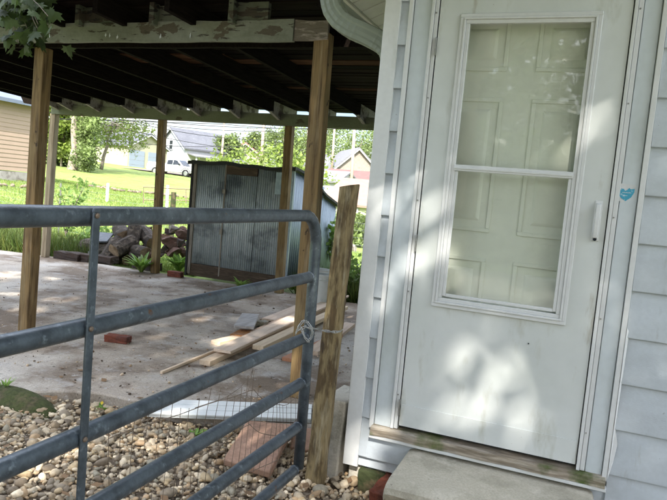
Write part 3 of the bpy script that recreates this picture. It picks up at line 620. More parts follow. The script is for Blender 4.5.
# chain round the gate upright and the post
def link(mb, c, d, n_, L=.026, W=.014, r=.0028):
    d = d.normalized(); q = n_.cross(d).normalized(); pts = []
    for i in range(17):
        t = 2*math.pi*i/16; x = math.cos(t); y = math.sin(t)
        pts.append(c+d*(L*.5*x+(.006 if x > 0 else -.006)*abs(x)**.3)+q*W*.5*y)
    mb.tube(pts, r, 6, cap=False)
m = MB()
up_ = P(308, 331, X=GXp); pz = up_.z
path = [Vector((GXp-.03, ye+.0, pz+.012)), Vector((GXp+.015, ye-.032, pz-.005)), Vector((GXp+.037, ye, pz-.012)), Vector((GXp+.045, ye+.05, pz-.01))]
pp = [P(x, y, d=dd) for x, y, dd in ((297, 331.5, 2.87), (301, 329, 2.86), (305, 327, 2.85), (309, 328, 2.86), (313, 328.5, 2.88), (317, 329, 2.90), (321, 330, 2.93), (325, 331, 2.935), (329, 331.5, 2.925), (333, 332, 2.92), (337, 332, 2.93), (340, 331.3, 2.96), (342, 330, 3.0))]
for i in range(len(pp)-1):
    c = (pp[i]+pp[i+1])/2; link(m, c, pp[i+1]-pp[i], Vector((0, -1, .2)) if i % 2 else Vector((.2, -.2, 1)), L=(pp[i+1]-pp[i]).length*1.2, W=.009, r=.002)
# slack loop of chain over the second rail
lp = [P(x, y, d=2.83) for x, y in ((296, 333), (299, 326), (303, 321.5), (307, 322), (311, 327), (312.5, 333), (311, 338), (308, 341), (305, 338), (303, 333), (301, 328))]
for i in range(len(lp)-1):
    link(m, (lp[i]+lp[i+1])/2, lp[i+1]-lp[i], Vector((0, -1, .2)) if i % 2 else Vector((1, -.2, .5)), L=(lp[i+1]-lp[i]).length*1.2, W=.0075, r=.0019)
o = m.build('chain', M_steel, smooth=True); tag(o, 'slack galvanised chain looped from the gate end round the wooden post', 'chain')
# sagging welded wire mesh behind the lower rails
def wirepoly(mb, pts, r=.0013, n=5): mb.tube(pts, r, n, cap=False)
tl = [(118, 436), (140, 422), (165, 411), (195, 403), (222, 396), (240, 385), (249, 379), (258, 392), (272, 402), (288, 404), (302, 392)]
XM = -1.20; tp3 = [P(x, y, X=XM) for x, y in tl]
def topz(y):
    for a, b in zip(tp3[:-1], tp3[1:]):
        if a.y <= y <= b.y: return a.z+(b.z-a.z)*(y-a.y)/(b.y-a.y)
    return tp3[-1].z
ya_, yb_ = tp3[0].y, tp3[-1].y; m = MB(); nw = 27
def mp_(u, v):
    y = ya_+(yb_-ya_)*u; z = .01+(topz(y)-.01)*v
    return Vector((XM-.03*math.sin(u*5+v*2)*v, y+.012*math.sin(v*4+u*23), z))
for i in range(nw):
    u = i/(nw-1); e_ = 1.03+.05*math.sin(i*5.1); wirepoly(m, [mp_(u, v_*e_) for v_ in np.linspace(0, 1, 8)], .0011)
for v_ in (.06, .4, .7, .97): wirepoly(m, [mp_(u, v_+.02*math.sin(u*14+v_*9)) for u in np.linspace(0, 1, 30)], .0015)
wirepoly(m, [P(x, y, X=XM) for x, y in ((195, 408), (225, 398), (240, 388), (250, 376), (253, 369), (251, 380), (247, 396))], .0012)
o = m.build('wire_mesh', M_rust, smooth=True); tag(o, 'sagging rusty welded wire mesh behind the lower rails of the gate', 'wire mesh')

# ------------------------------------------------------------------ things on and by the slab
# leaning terracotta slab
def quadslab(name, c4, th, m_, label, cat, bevel=.006, group=None, nrm=None):
    a, b, c, d = [Vector(p) for p in c4]; n = (b-a).cross(d-a).normalized()
    if n.z < 0: n = -n
    lo = [p-n*th for p in (a, b, c, d)]
    o = MB().hexa(lo+[a, b, c, d]).build(name, m_, bevel=bevel); return tag(o, label, cat, group)
quadslab('paving_slab', (P(223, 459, Z=.075), P(270, 472, Z=.075), P(294, 424, Z=.15), P(247, 420, Z=.15)), .04, M_terra, 'large square terracotta paving slab leaning on the concrete edge', 'paving slab', .008)
quadslab('paving_slab', (P(290, 447, Z=.06), P(311, 450, Z=.06), P(313, 428, Z=.10), P(293, 427, Z=.10)), .04, M_terra, 'smaller piece of terracotta slab tucked behind the gate end', 'paving slab', .008)
# white ribbed board
a, b, c, d = P(147, 414, Z=.095), P(311, 420, Z=.095), P(312, 404.6, Z=.095), P(168, 399.5, Z=.095)
m = MB(); n = 6
for i in range(n):
    t0, t1 = i/n, (i+.9)/n; z = Vector((0, 0, .004 if i % 2 else .007))
    q = [a.lerp(d, t0), b.lerp(c, t0), b.lerp(c, t1), a.lerp(d, t1)]; m.hexa([p-Vector((0, 0, .016)) for p in q]+[p+z for p in q])
q = [a, b, c, d]; m.hexa([p-Vector((0, 0, .018)) for p in q]+[p+Vector((0, 0, .001)) for p in q])
tag(m.build('siding_strip', M_ribwhite, bevel=.002), 'long white ribbed vinyl strip lying on the front edge of the concrete', 'siding strip')
# lumber
def board(p0, p1, w_, th, z, label, tone=(1, 1, 1), name='lumber_board', m_=M_lumber, roll=0, zr_=None, grp='cut boards heaped on the concrete'):
    a = P(*p0, Z=z); b = P(*p1, Z=z if zr_ is None else zr_); d = b-a; L = d.length
    o = MB().box(0, w_, 0, L, -th, 0, tone=tone).build(name, m_, bevel=.0025)
    o.location = a; yaw = math.atan2(-d.x, d.y); o.rotation_euler = (math.atan2(d.z, math.hypot(d.x, d.y)), roll, yaw)
    return tag(o, label, 'board', grp)
board((160, 371), (290, 319), .022, .02, .092, 'thin pale stick reaching out left of the lumber heap', (1.1, 1.05, .95), name='wood_stick')
board((199.5, 359.5), (322, 306), .092, .04, .112, 'thick pale board at the front left of the heap, under the top board', (1, .95, .85))
board((213.5, 348.5), (338, 294), .15, .022, .152, 'wide pale board lying topmost on the lumber heap', (1.15, 1.12, 1.1))
board((235, 338), (345, 288), .12, .035, .105, 'board behind the topmost one, mostly covered', (.95, .85, .8))
board((252.5, 344.5), (340, 305), .10, .04, .145, 'thick board with its sawn end out, right of the topmost board', (1.15, 1.1, .95))
board((262, 318), (316, 297), .19, .02, .10, 'wide flat board at the back of the heap, behind the centre post', (1.15, 1.12, 1.12))
board((211, 340), (238, 334), .10, .035, .106, 'short board offcut sticking out at the back left of the heap', (1.1, 1.05, .95))
board((282, 357), (335, 333), .085, .03, .10, 'reddish board low on the right of the heap by the centre post', (.75, .42, .28))
board((306, 350), (345, 322), .11, .038, .108, 'pale board right of the centre post, under the gate chain', (1, .92, .85))
quadslab('board_offcut', (P(234, 325, Z=.16), P(254, 327, Z=.16), P(259, 314, Z=.15), P(242, 313, Z=.15)), .025, mat('silvered_wood', (.50, .49, .49), .8, second=[((.36, .34, .33), 9, .45, .65, (3, .4, 3))]), 'grey weathered square of board propped on brown scraps', 'board offcut', .003)
quadslab('wood_scrap', (P(230, 334, Z=.115), P(243, 336, Z=.115), P(255, 330, Z=.10), P(240, 329, Z=.10)), .035, mat('orange_wood', (.34, .15, .05), .8, noise=(40, .3)), 'orange brown scrap of wood under the grey board offcut', 'wood scrap', .004)
slabbox('stone', P(262, 324, Z=.10), (.11, .08, .06), R(20), M_cblock, 'small grey rubble stone between the grey offcut and the boards', 'stone', rough=.008)
slabbox('brick', P(118, 338.5, Z=.10), (.20, .09, .057), R(12), M_brick, 'single red brick lying alone on the open concrete', 'brick', rough=.004)
slabbox('brick', P(175.5, 274, Z=.11), (.21, .10, .075), R(8), M_brick, 'red brick in front of the weed right of the far middle post', 'brick', rough=.005)
# buckets behind the latch post
def bucket(px, py, r, h, label):
    c = P(px, py, Z=.072); e = empty('bucket', c, label, 'bucket', 'white plastic buckets by the lawn edge')
    m = MB(); ring_ = [(r*.86, 0), (r*.88, .01), (r*.97, h*.8), (r*1.04, h*.81), (r*1.04, h*.84), (r*.985, h*.85), (r, h*.92), (r*1.05, h*.925), (r*1.05, h), (r*.99, h), (r*.84, .02)]
    n = 24; vs = [(c.x+rr_*math.cos(2*math.pi*k/n), c.y+rr_*math.sin(2*math.pi*k/n), c.z+z_) for rr_, z_ in ring_ for k in range(n)]
    fs = [(i*n+k, i*n+(k+1) % n, (i+1)*n+(k+1) % n, (i+1)*n+k) for i in range(len(ring_)-1) for k in range(n)]+[tuple(range(n))]
    m.add(vs, fs).build('body', M_bucket, e, smooth='auto')
    m = MB().tube([(c.x+(r*1.06)*math.cos(t), c.y-r*.35*math.sin(t)-.0, c.z+h*.86-.10*math.sin(t)) for t in np.linspace(0, math.pi, 14)], .002, 6); m.build('handle', M_steel, e)
bucket(323.5, 307, .13, .40, 'white plastic bucket nearer the wooden gate post')
bucket(319, 296, .13, .36, 'second white bucket further back, half hidden by the first')

# ------------------------------------------------------------------ shed of corrugated sheets
shed = empty('metal_shed', (-4.5, 7.8, .07), 'low lean-to shed patched from dark corrugated metal sheets', 'shed')
SX0, SX1, SY = -5.27, -3.70, 7.80
def corr(mb, x0, x1, z0, z1, y, amp=.0028, pitch=.034, slope=0):
    n = max(2, int((x1-x0)/pitch*6)); vs = []
    for i in range(n+1):
        x = x0+(x1-x0)*i/n; yy = y-amp*math.sin(2*math.pi*(x-x0)/pitch); vs += [(x, yy, z0), (x, yy, z1+slope*(x-x0)), (x, yy+.003, z0), (x, yy+.003, z1+slope*(x-x0))]
    fs = []
    for i in range(n): a = i*4; b = a+4; fs += [(a, b, b+1, a+1), (a+2, a+3, b+3, b+2), (a+1, b+1, b+3, a+3), (a, a+2, b+2, b)]
    mb.add(vs, fs)
zt0 = 1.71
for x0, x1, z0, z1, yo in ((-5.23, -4.77, .26, zt0, 0), (-4.745, -4.255, .22, 1.575, .0), (-4.245, -3.71, .2, zt0-.01, 0)):
    m = MB(); corr(m, x0, x1, z0, z1, SY+yo); m.build('metal_sheet', M_shedsheet, shed, smooth=True)
    # seam strips half way up
B(-4.745, -4.25, SY-.018, SY+.012, 1.578, zt0+.0).build('board', M_darkwood, shed, bevel=.003)
B(-5.285, -5.235, SY-.02, SY+.03, .10, zt0+.02).build('corner_post', M_greywood, shed, bevel=.003)
B(-3.725, -3.692, SY-.012, SY+.03, .08, 1.69).build('corner_post', M_shedside, shed)
B(-4.768, -4.748, SY-.008, SY+.02, .12, zt0).build('batten', M_greywood, shed, bevel=.002)
B(-5.32, -5.288, SY-.03, SY+.05, .07, zt0+.03).build('edge_strip', M_tar, shed)
B(-5.28, -3.72, SY-.006, SY+.03, .075, .25).build('skirt_board', M_darkwood, shed, bevel=.004)
B(-4.78, -4.735, SY-.03, SY-.012, 1.30, 1.36).build('hinge', M_greywood, shed); B(-4.78, -4.74, SY-.03, SY-.012, .72, .80).build('hinge', M_greywood, shed)
# side facing the house, falling to the back
ys0, ys1 = 7.80, 9.45
m = MB(); n = 120; vs = []
def ztop(y): return 1.69-(.30*(y-7.8)/1.0*.52) if y < 8.9 else 1.36-(y-8.9)*.25
for i in range(n+1):
    y_ = ys0+(ys1-ys0)*i/n; x_ = SX1+.006*math.sin(2*math.pi*(y_-ys0)/.066); vs += [(x_, y_, .1), (x_, y_, ztop(y_)), (x_-.003, y_, .1), (x_-.003, y_, ztop(y_))]
fs = []
for i in range(n): a = i*4; b = a+4; fs += [(a, b, b+1, a+1), (a+2, a+3, b+3, b+2), (a+1, b+1, b+3, a+3), (a, a+2, b+2, b)]
m.add(vs, fs).build('side_sheet', M_shedside, shed, smooth=True)
B(-5.2, -3.76, SY+.012, SY+.02, .1, 1.66).build('backing', M_tar, shed); B(-5.28, -5.27, 7.83, 9.45, .1, 1.3).build('side_sheet', M_shedsheet, shed)
# roof with sagging tar edge
m = MB(); n = 24; vs = []
ysr = [7.70, 7.76, 8.2, 8.9, 9.5]
for i in range(n+1):
    x = -5.34+(SX1+.06+5.34)*i/n; sag = .012*math.sin(x*5)+.008*math.sin(x*13)
    for y_ in ysr:
        z = ztop(max(y_, 7.8))+.045+sag; vs += [(x, y_, z-.035 if y_ > 7.72 else z-.05), (x, y_, z)]
k_ = len(ysr)*2; fs = []
for i in range(n):
    for j in range(len(ysr)-1):
        a = i*k_+j*2; b = a+k_; fs += [(a+1, b+1, b+3, a+3), (a, a+2, b+2, b)]
    a = i*k_; b = a+k_; fs += [(a, b, b+1, a+1), (a+k_-2, a+k_-1, b+k_-1, b+k_-2)]
fs += [tuple([j*2 for j in range(len(ysr))]+[j*2+1 for j in reversed(range(len(ysr)))]), tuple([n*k_+j*2 for j in range(len(ysr))]+[n*k_+j*2+1 for j in reversed(range(len(ysr)))])]
m.add(vs, fs).build('roof', M_tar, shed, smooth='auto')
B(-3.96, -3.70, SY-.02, SY-.008, 1.36, 1.66).build('patch_sheet', M_shedside, shed)

# ------------------------------------------------------------------ log and rubble pile
def log(p, r, L, yaw, pitch, label, seed):
    n = 14; k = 9; vs = []; rg = random.Random(seed)
    ph = [rg.uniform(0, 6.28) for _ in range(4)]
    for i in range(k+1):
        t = i/k
        for j in range(n):
            a = 2*math.pi*j/n; rr_ = r*(1+.09*math.sin(2*a+ph[0])+.05*math.sin(5*a+ph[1]+t*3)+.04*math.sin(9*a+ph[2]+t*7)+rg.uniform(-.03, .03))
            if i in (0, k): rr_ *= .94
            vs.append((rr_*math.cos(a), (t-.5)*L, rr_*math.sin(a)))
    fs = [(i*n+j, i*n+(j+1) % n, (i+1)*n+(j+1) % n, (i+1)*n+j) for i in range(k) for j in range(n)]
    m = MB().add(vs, fs); m.add(vs[:n], [tuple(range(n))], 1); m.add(vs[-n:], [tuple(range(n))], 1)
    o = m.build('log', [M_log, M_logcut]); o.location = p; o.rotation_euler = (pitch, 0, yaw); return tag(o, label, 'log', 'logs in the rubble pile')
Yp = 8.15
def pp_(x, y, Y=Yp): return P(x, y, Y=Y)
log(pp_(98, 248), .13, .75, R(75), 0, 'thick dark log under the slate coloured board, far left of pile', 1)
log(pp_(100, 257, 8.05), .10, .5, R(60), R(5), 'short log low at the front under the thick left log', 2)
log(pp_(112, 250, 8.0), .11, .5, R(15), R(35), 'short log leaning against the right end of the thick left log', 3)
log(pp_(122, 233, 8.4), .12, .5, R(50), R(10), 'big log topmost on the left half of the pile', 4)
log(pp_(124, 246, 8.05), .11, .45, R(-5), R(20), 'round log with its pale cut end facing the camera', 5)
log(pp_(133, 240, 8.3), .11, .55, R(30), R(65), 'log stood nearly upright in the middle of the pile', 6)
log(pp_(138, 252, 8.15), .12, .5, R(70), R(0), 'dark log low behind the leafy weed, left of middle post', 7)
log(pp_(116, 258, 8.1), .09, .5, R(80), 0, 'thin dark log on the ground at the centre front of the pile', 8)
log(pp_(148, 238, 8.5), .13, .5, R(60), R(20), 'log just left of the middle post, behind the others', 9)
def rock(p, s, label, m_, seed, sc3=(1.2, 1, .8), cat='rubble stone', grp='stones in the rubble pile'):
    rg = np.random.default_rng(seed); v = IV*np.array(sc3)
    for q in rg.normal(size=(9, 3)): q = q/np.linalg.norm(q); dd = v@q; v = v-np.outer(np.maximum(dd-rg.uniform(.22, .55), 0), q)
    v = v*s*1.25+rg.normal(0, s*.05, v.shape)
    v = v*.8; me = bpy.data.meshes.new('rubble_stone'); me.from_pydata([tuple(a) for a in v], [], [tuple(map(int, f)) for f in IF]); me.materials.append(m_)
    o = bpy.data.objects.new('rubble_stone', me); sc.collection.objects.link(o); o.location = p; return tag(o, label, cat, grp)
rock(pp_(142, 230, 8.7), .16, 'pinkish stone at the top of the pile, left of the middle post', M_rubble, 1)
rock(pp_(148, 246, 8.5), .14, 'reddish stone against the left side of the middle post', M_rubble, 2)
rock(pp_(165, 241, 8.4), .20, 'pale pink stone just right of the middle post', M_terra, 3)
rock(pp_(172, 243, 8.3), .22, 'largest reddish block, in the middle of the right hand heap', M_rubble, 4, (1.2, 1, .6))
rock(pp_(172, 253, 8.2), .20, 'reddish block below the largest one, above the red brick', M_rubble, 5, (1.3, 1, .5))
rock(pp_(173, 229, 8.6), .17, 'flat grey brown stone on the very top of the right hand heap', M_stonegrey, 6, (1.5, 1, .4))
rock(pp_(181, 237, 8.5), .15, 'rust coloured stone beside the shed near the top of the heap', M_rubble, 7)
rock(pp_(182, 250, 8.3), .15, 'small reddish stone low beside the shed corner', M_rubble, 8)
rock(pp_(160, 254, 8.3), .13, 'dark reddish stone low beside the foot of the middle post', M_brickdark, 9)
for k, (x, y, Yk, s_, mt_, lab) in enumerate(((131, 256, 7.95, .07, M_brickdark, 'small dark stone at the front of the pile, left of the weed'), (151, 256, 8.1, .07, M_rubble, 'small reddish stone at the left foot of the middle post'), (167, 231, 8.6, .09, M_brickdark, 'dark stone on top just right of the middle post'), (185, 230, 8.7, .09, M_rubble, 'small red stone at the top against the shed edge'), (186, 243, 8.4, .08, M_stonegrey, 'small grey stone wedged against the shed edge'), (165, 249, 8.2, .09, M_log, 'dark lump right of the middle post, behind the weed'), (140, 237, 8.5, .10, M_terra, 'pale pink stone among the logs left of the middle post'), (105, 237, 8.5, .09, M_log, 'dark chunk just behind the tilted blue grey board'), (179, 244, 8.1, .09, M_brickdark, 'dark red stone low in the middle of the right hand heap'), (148, 230, 8.8, .08, M_rubble, 'small reddish stone top left of the middle post'))):
    rock(pp_(x, y, Yk), s_*1.3, lab, mt_, 50+k, (1.4, 1, .7))
quadslab('board', (pp_(90, 241, 7.95), pp_(107, 241, 8.0), pp_(114, 233, 8.4), pp_(95, 231.5, 8.35)), .03, M_slate, 'dark blue grey board lying tilted on the left end of the log pile', 'board')
quadslab('board', (pp_(86, 258, 7.75), pp_(93, 259, 7.75), pp_(97, 252, 8.0), pp_(88, 251, 8.0)), .03, M_slate, 'small dark blue grey board leaning low by the brick row', 'board')
for i, (x, lab) in enumerate(((64, 'leftmost dark brick of the row edging the slab'), (75, 'long dark brick of the row, beside the thin metal brace of the gate'), (97, 'flat dark brick between the brick row and the logs'), (142, 'flat dark brick behind the left leafy weed'))):
    q = P(x, 257+.09*(x-60)+(3 if i == 3 else 0), Z=.11); slabbox('brick', (q.x, q.y+.12, .125), (.46 if i < 3 else .40, .2, .11), R(2), M_brickdark, lab, 'brick', group='dark bricks edging the slab', rough=.008)

# ------------------------------------------------------------------ plants
def weed(base, n, L, w_, label, m_=M_weed, droop=.5, name='weed', spread=.6, grp=None, cat='plant', tone=1.0, stem=False):
    m = MB(); b = Vector(base)
    for i in range(n):
        a = rnd.uniform(0, 6.283); el = rnd.uniform(.25, 1)*spread; l = L*rnd.uniform(.6, 1.15); wd = w_*rnd.uniform(.7, 1.2)
        t = rnd.uniform(.7, 1.35)*tone; tn = (t*rnd.uniform(.85, 1.1), t, t*.9)
        d = Vector((math.cos(a), math.sin(a), 0)); s_ = Vector((-math.sin(a), math.cos(a), 0)); o = b+d*rnd.uniform(0, .03)
        if stem: o = o+Vector((0, 0, rnd.uniform(0, L*1.2)))+d*rnd.uniform(0, L*.3)
        K_ = 6; vs = []
        for k in range(K_+1):
            u = k/K_; h = math.sin(el*1.0+u*0)*0
            r_ = l*u*math.sin(el+droop*u*.9); z = l*u*math.cos(el+droop*u*.9)
            ww = wd*math.sin(math.pi*min(u*.92+.04, 1))**.8*.5; c = o+d*r_+Vector((0, 0, z))
            vs += [c-s_*ww+Vector((0, 0, ww*.35)), c, c+s_*ww+Vector((0, 0, ww*.35))]
        for k in range(K_):
            q = k*3; m.add([vs[q], vs[q+1], vs[q+4], vs[q+3]], [(0, 1, 2, 3)], 0, tn); m.add([vs[q+1], vs[q+2], vs[q+5], vs[q+4]], [(0, 1, 2, 3)], 0, tn)
    o = m.build(name, m_); return tag(o, label, cat, grp)
weed(P(141, 272, Z=.07), 64, .30, .05, 'leafy light green weed left of the far middle post', tone=1.0)
weed(P(174, 272, Z=.07)+Vector((0, .12, 0)), 70, .31, .055, 'leafy light green weed behind the red brick by the shed', tone=1.0)
weed(P(238, 289, Z=.07)+Vector((0, .05, 0)), 30, .17, .035, 'small bright weed at the foot of the shed front', tone=1.1)
weed(P(284, 292, Z=.07)+Vector((0, .25, 0)), 26, .14, .03, 'small weed beside the far post nearest the shed side', tone=.9)
weed(P(194, 437, Z=.0), 20, .06, .03, 'tiny green weed in the gravel left of the terracotta slab', spread=1.1, tone=1.0)
weed(P(168, 416, Z=.0), 12, .04, .016, 'tiny sprout in the gravel beside the end of the white strip', spread=1.1)
wf = weed(P(103, 410, Z=.01), 14, .05, .02, 'tiny weed with one yellow leaf at the edge of the concrete', spread=1.0)
MB().add([P(102, 403, Z=.06)+Vector(v) for v in ((-.012, 0, 0), (0, -.004, -.012), (.013, 0, .002), (0, .002, .013))], [(0, 1, 2, 3)]).build('yellow_leaf', M_flower, wf)
# moss hump
q = P(14, 394, Z=.06); m = MB(); vs = []; n = 26
for j in range(n):
    for i in range(n):
        u, v = (i/(n-1)-.5)*2, (j/(n-1)-.5)*2; r2 = u*u+v*v; vs.append((q.x+u*.34, q.y-.01+v*.13, .0+.1*max(0, 1-r2)**.7+rnd.uniform(-.004, .004)))
m.add(vs, [(j*n+i, j*n+i+1, (j+1)*n+i+1, (j+1)*n+i) for j in range(n-1) for i in range(n-1)]).build('moss_mound', M_moss, smooth=True)
mo = bpy.data.objects['moss_mound']; tag(mo, 'low dark mossy hump at the left edge of the gravel', 'moss', kind='stuff')
weed(P(5, 388, Z=.08), 22, .07, .010, 'little tuft of grass growing on the mossy hump', spread=.9, name='grass_tuft')
# grass blades, near and middle distance: stuff
def grass(name, n, sampler, hmin, hmax, label, wd=.006, tone=1.0):
    V = np.zeros((n, 3, 3)); p = sampler(n); h = nr.uniform(hmin, hmax, n); a = nr.uniform(0, 6.28, n); le = nr.normal(0, .35, (n, 2))*h[:, None]
    dx = np.stack([np.cos(a), np.sin(a), np.zeros(n)], 1)*(wd*(1+p[:, 1]*.05))[:, None]
    V[:, 0] = p-dx; V[:, 1] = p+dx; V[:, 2] = p+np.stack([le[:, 0], le[:, 1], h], 1)
    me = bpy.data.meshes.new(name); me.vertices.add(3*n); me.vertices.foreach_set('co', V.ravel().astype('f')); me.loops.add(3*n); me.loops.foreach_set('vertex_index', np.arange(3*n, dtype='i'))
    me.polygons.add(n); me.polygons.foreach_set('loop_start', np.arange(0, 3*n, 3, dtype='i')); me.polygons.foreach_set('loop_total', np.full(n, 3, 'i')); me.update(calc_edges=True); me.materials.append(M_grass)
    t = nr.uniform(.65, 1.35, (n, 1))*tone*np.ones((1, 3)); t[:, 0] *= nr.uniform(.8, 1.25, n); c = np.ones((n, 3, 4), 'f'); c[:, :, :3] = t[:, None, :]
    me.color_attributes.new('tone', 'FLOAT_COLOR', 'CORNER').data.foreach_set('color', c.ravel())
    o = bpy.data.objects.new(name, me); sc.collection.objects.link(o); return tag(o, label, 'grass', kind='stuff')
def samp(x0, x1, y0, y1, excl=None):
    def f(n):
        x = nr.uniform(x0, x1, n); y = nr.uniform(y0, y1, n)
        if excl: k = excl(x, y); x = np.where(k, x[0]*0+x0-1+nr.random(n), x)
        return np.stack([x, y, G(x, y)-.03], 1)
    return f
def wedge(n, y0, y1):
    y = y0+(y1-y0)*nr.random(n)**1.3; x = -y*nr.uniform(.30, 1.25, n)
    k = (y < 9.6) & (x > -5.5) & (x < -3.6); x = np.where(k, -5.5-nr.random(n)*4, x)
    return np.stack([x, y, G(x, y)-.03], 1)
grass('mown_grass', 90000, lambda n: wedge(n, 8.3, 24), .03, .085, 'short sunlit grass of the yard beyond the carport', .005)
def tall(n):
    k = nr.random(n); x = np.where(k < .62, nr.uniform(-10.8, -7.0, n), nr.uniform(-3.55, -2.2, n)); y = np.where(k < .62, nr.uniform(7.85, 9.2, n), nr.uniform(7.75, 8.8, n)); x = np.where((k < .12), nr.uniform(-11.2, -9.3, n), x); y = np.where((k < .12), nr.uniform(6.0, 8.5, n), y)
    return np.stack([x, y, np.full(n, -.02)], 1)
grass('tall_grass', 16000, tall, .12, .42, 'tall uncut grass along the back edge of the concrete', .008, .5)
# leafy seedlings
def sapling(base, h, n, size, label, m_=M_leaf2, spread=.3, name='shrub', tone=1.0, cat='shrub', stems=5):
    e = empty(name, base, label, cat); b = Vector(base); m = MB(); cs = []
    for i in range(stems):
        a = rnd.uniform(0, 6.28); tip = b+Vector((math.cos(a)*spread*rnd.uniform(.2, 1), math.sin(a)*spread*rnd.uniform(.2, 1), h*rnd.uniform(.75, 1))); mid = b.lerp(tip, .5)+Vector((rnd.uniform(-.05, .05), rnd.uniform(-.05, .05), .08))*h
        m.tube([b, mid, tip], [.006*h+.004, .004*h+.003, .003], 5)
        for k in range(n//stems):
            t = rnd.uniform(.12, 1); q = (b.lerp(mid, t*2) if t < .5 else mid.lerp(tip, t*2-1)); cs.append(q+Vector((rnd.gauss(0, 1), rnd.gauss(0, 1), rnd.gauss(0, .6)))*spread*.22)
    m.build('stem', M_bark, e); quads('leaves', cs, size, m_, e, tones=np.full(len(cs), tone)); return e
sapling(P(66, 236, Y=8.6), 1.05, 240, .06, 'young bush with narrow leaves just right of the left posts', M_weed, .38)
sapling(Vector((-8.0, 8.7, 0)), .5, 320, .06, 'low dense bush at the foot of the young bush', M_weed, .5)
sapling(Vector((-2.75, 8.35, 0)), .55, 420, .06, 'leafy plant at the lawn edge between gate post and house', M_weed, .35, tone=.8)
sapling(P(330, 262, Y=9.3), .8, 150, .07, 'wispy plant behind the buckets by the round fence post', M_weed, .2, tone=.9)

# ------------------------------------------------------------------ fence beyond the slab
fn = empty('wire_fence', (-8, 10.6, 0), 'thin wire mesh yard fence crossing behind the log pile', 'fence')
FY = 10.6
m = MB(); x0, x1 = -15.5, -2.2
def fz(x): return float(G(x, FY))
for k in range(8):
    m.tube([(x, FY, fz(x)+.08+.13*k) for x in np.linspace(x0, x1, 24)], .0016, 4, cap=False)
for i in range(int((x1-x0)/.10)):
    x = x0+i*.10; m.tube([(x, FY, fz(x)+.05), (x, FY, fz(x)+1.0)], .0013, 4, cap=False)
m.build('mesh', M_steel, fn)
for px in (60, 230):
    q = P(px, 200, Y=FY); MB().tube([(q.x, FY, fz(q.x)-.1), (q.x, FY, fz(q.x)+1.1)], .02, 8).build('fence_post', M_steel, fn)
q = P(173, 205, Y=10.5); tag(MB().tube([(q.x, 10.5, 0), (q.x+.0, 10.5, .9), (q.x, 10.5, P(173, 192, Y=10.5).z)], [.06, .055, .05], 10).build('fence_stump', M_mossblock, smooth='auto'), 'short mossy green wooden post behind the log pile', 'post')
q0, q1 = P(324, 277, Y=9.75), P(332, 205, Y=9.75); tag(MB().tube([q0-Vector((0, 0, .15)), q0, q1], [.04, .04, .036], 10).build('fence_stake', M_darkwood, smooth='auto'), 'slim dark round stake leaning behind the shed side', 'post')
# thin metal gate frame and white marker posts out on the lawn
g0, g1, g2, g3 = P(143.5, 203, d=17), P(143.5, 187, d=17), P(192, 189.5, d=17), P(192, 203, d=17)
MB().tube([g0, g1, g2, g3], .016, 6).tube([g0.lerp(g1, .2), g3.lerp(g2, .2)], .012, 6).tube([P(186, 189, d=17), P(186, 203, d=17)], .014, 6).build('garden_gate', M_rust)
tag(bpy.data.objects['garden_gate'], 'thin rusty metal gate standing on the lawn behind the middle post', 'gate')
for px, y0_, y1_, lab in ((107.3, 194, 184, 'small white marker post alone on the lawn, left of the middle post'), (167, 203, 186, 'small white marker post seen through the thin rusty gate')):
    a, b = P(px, y0_, d=20), P(px+.8, y1_, d=20); MB().tube([a-Vector((0, 0, .3)), a, b, b+Vector((0, 0, .03))], [.045, .045, .045, .03], 8).build('marker_post', M_ribwhite); tag([o for o in sc.objects if o.name.startswith('marker_post')][-1], lab, 'post')
# stone edging across the lawn, toned dark to read as a shadow line
def edging(pxs, lab, d0=24):
    vs_p = []; 
    for (x, y) in pxs:
        # walk the ray until it meets the land
        best = None
        for dd in np.arange(12, 60, .1):
            q = P(x, y, d=dd)
            if q.z <= float(G(q.x, q.y)): best = q; break
        if best is None: best = P(x, y, d=d0)
        vs_p.append(best)
    pts, sz, cl = [], [], []
    for a, b in zip(vs_p[:-1], vs_p[1:]):
        L = (b-a).length
        for k in range(int(L/.09)+1):
            q = a.lerp(b, k*.09/max(L, .01)); pts.append((q.x+nr.normal(0, .1), q.y+nr.normal(0, .25), float(G(q.x, q.y))+.02)); sz.append(nr.uniform(.05, .10)); c = nr.uniform(.2, .45); cl.append((c, c*.93, c*.85))
    o = stones('stone_edging', pts, sz, M_pebble, cl); return tag(o, lab, 'stones', kind='stuff')
edging([(88, 186), (104, 188), (112, 190), (130, 192), (160, 194), (196, 199)], 'low line of rubble stones, darkened like a shadow, across the lawn')
edging([(0, 185.5), (14, 186), (27, 187.5)], 'line of stones darkened like a shadow on the lawn left of the posts')

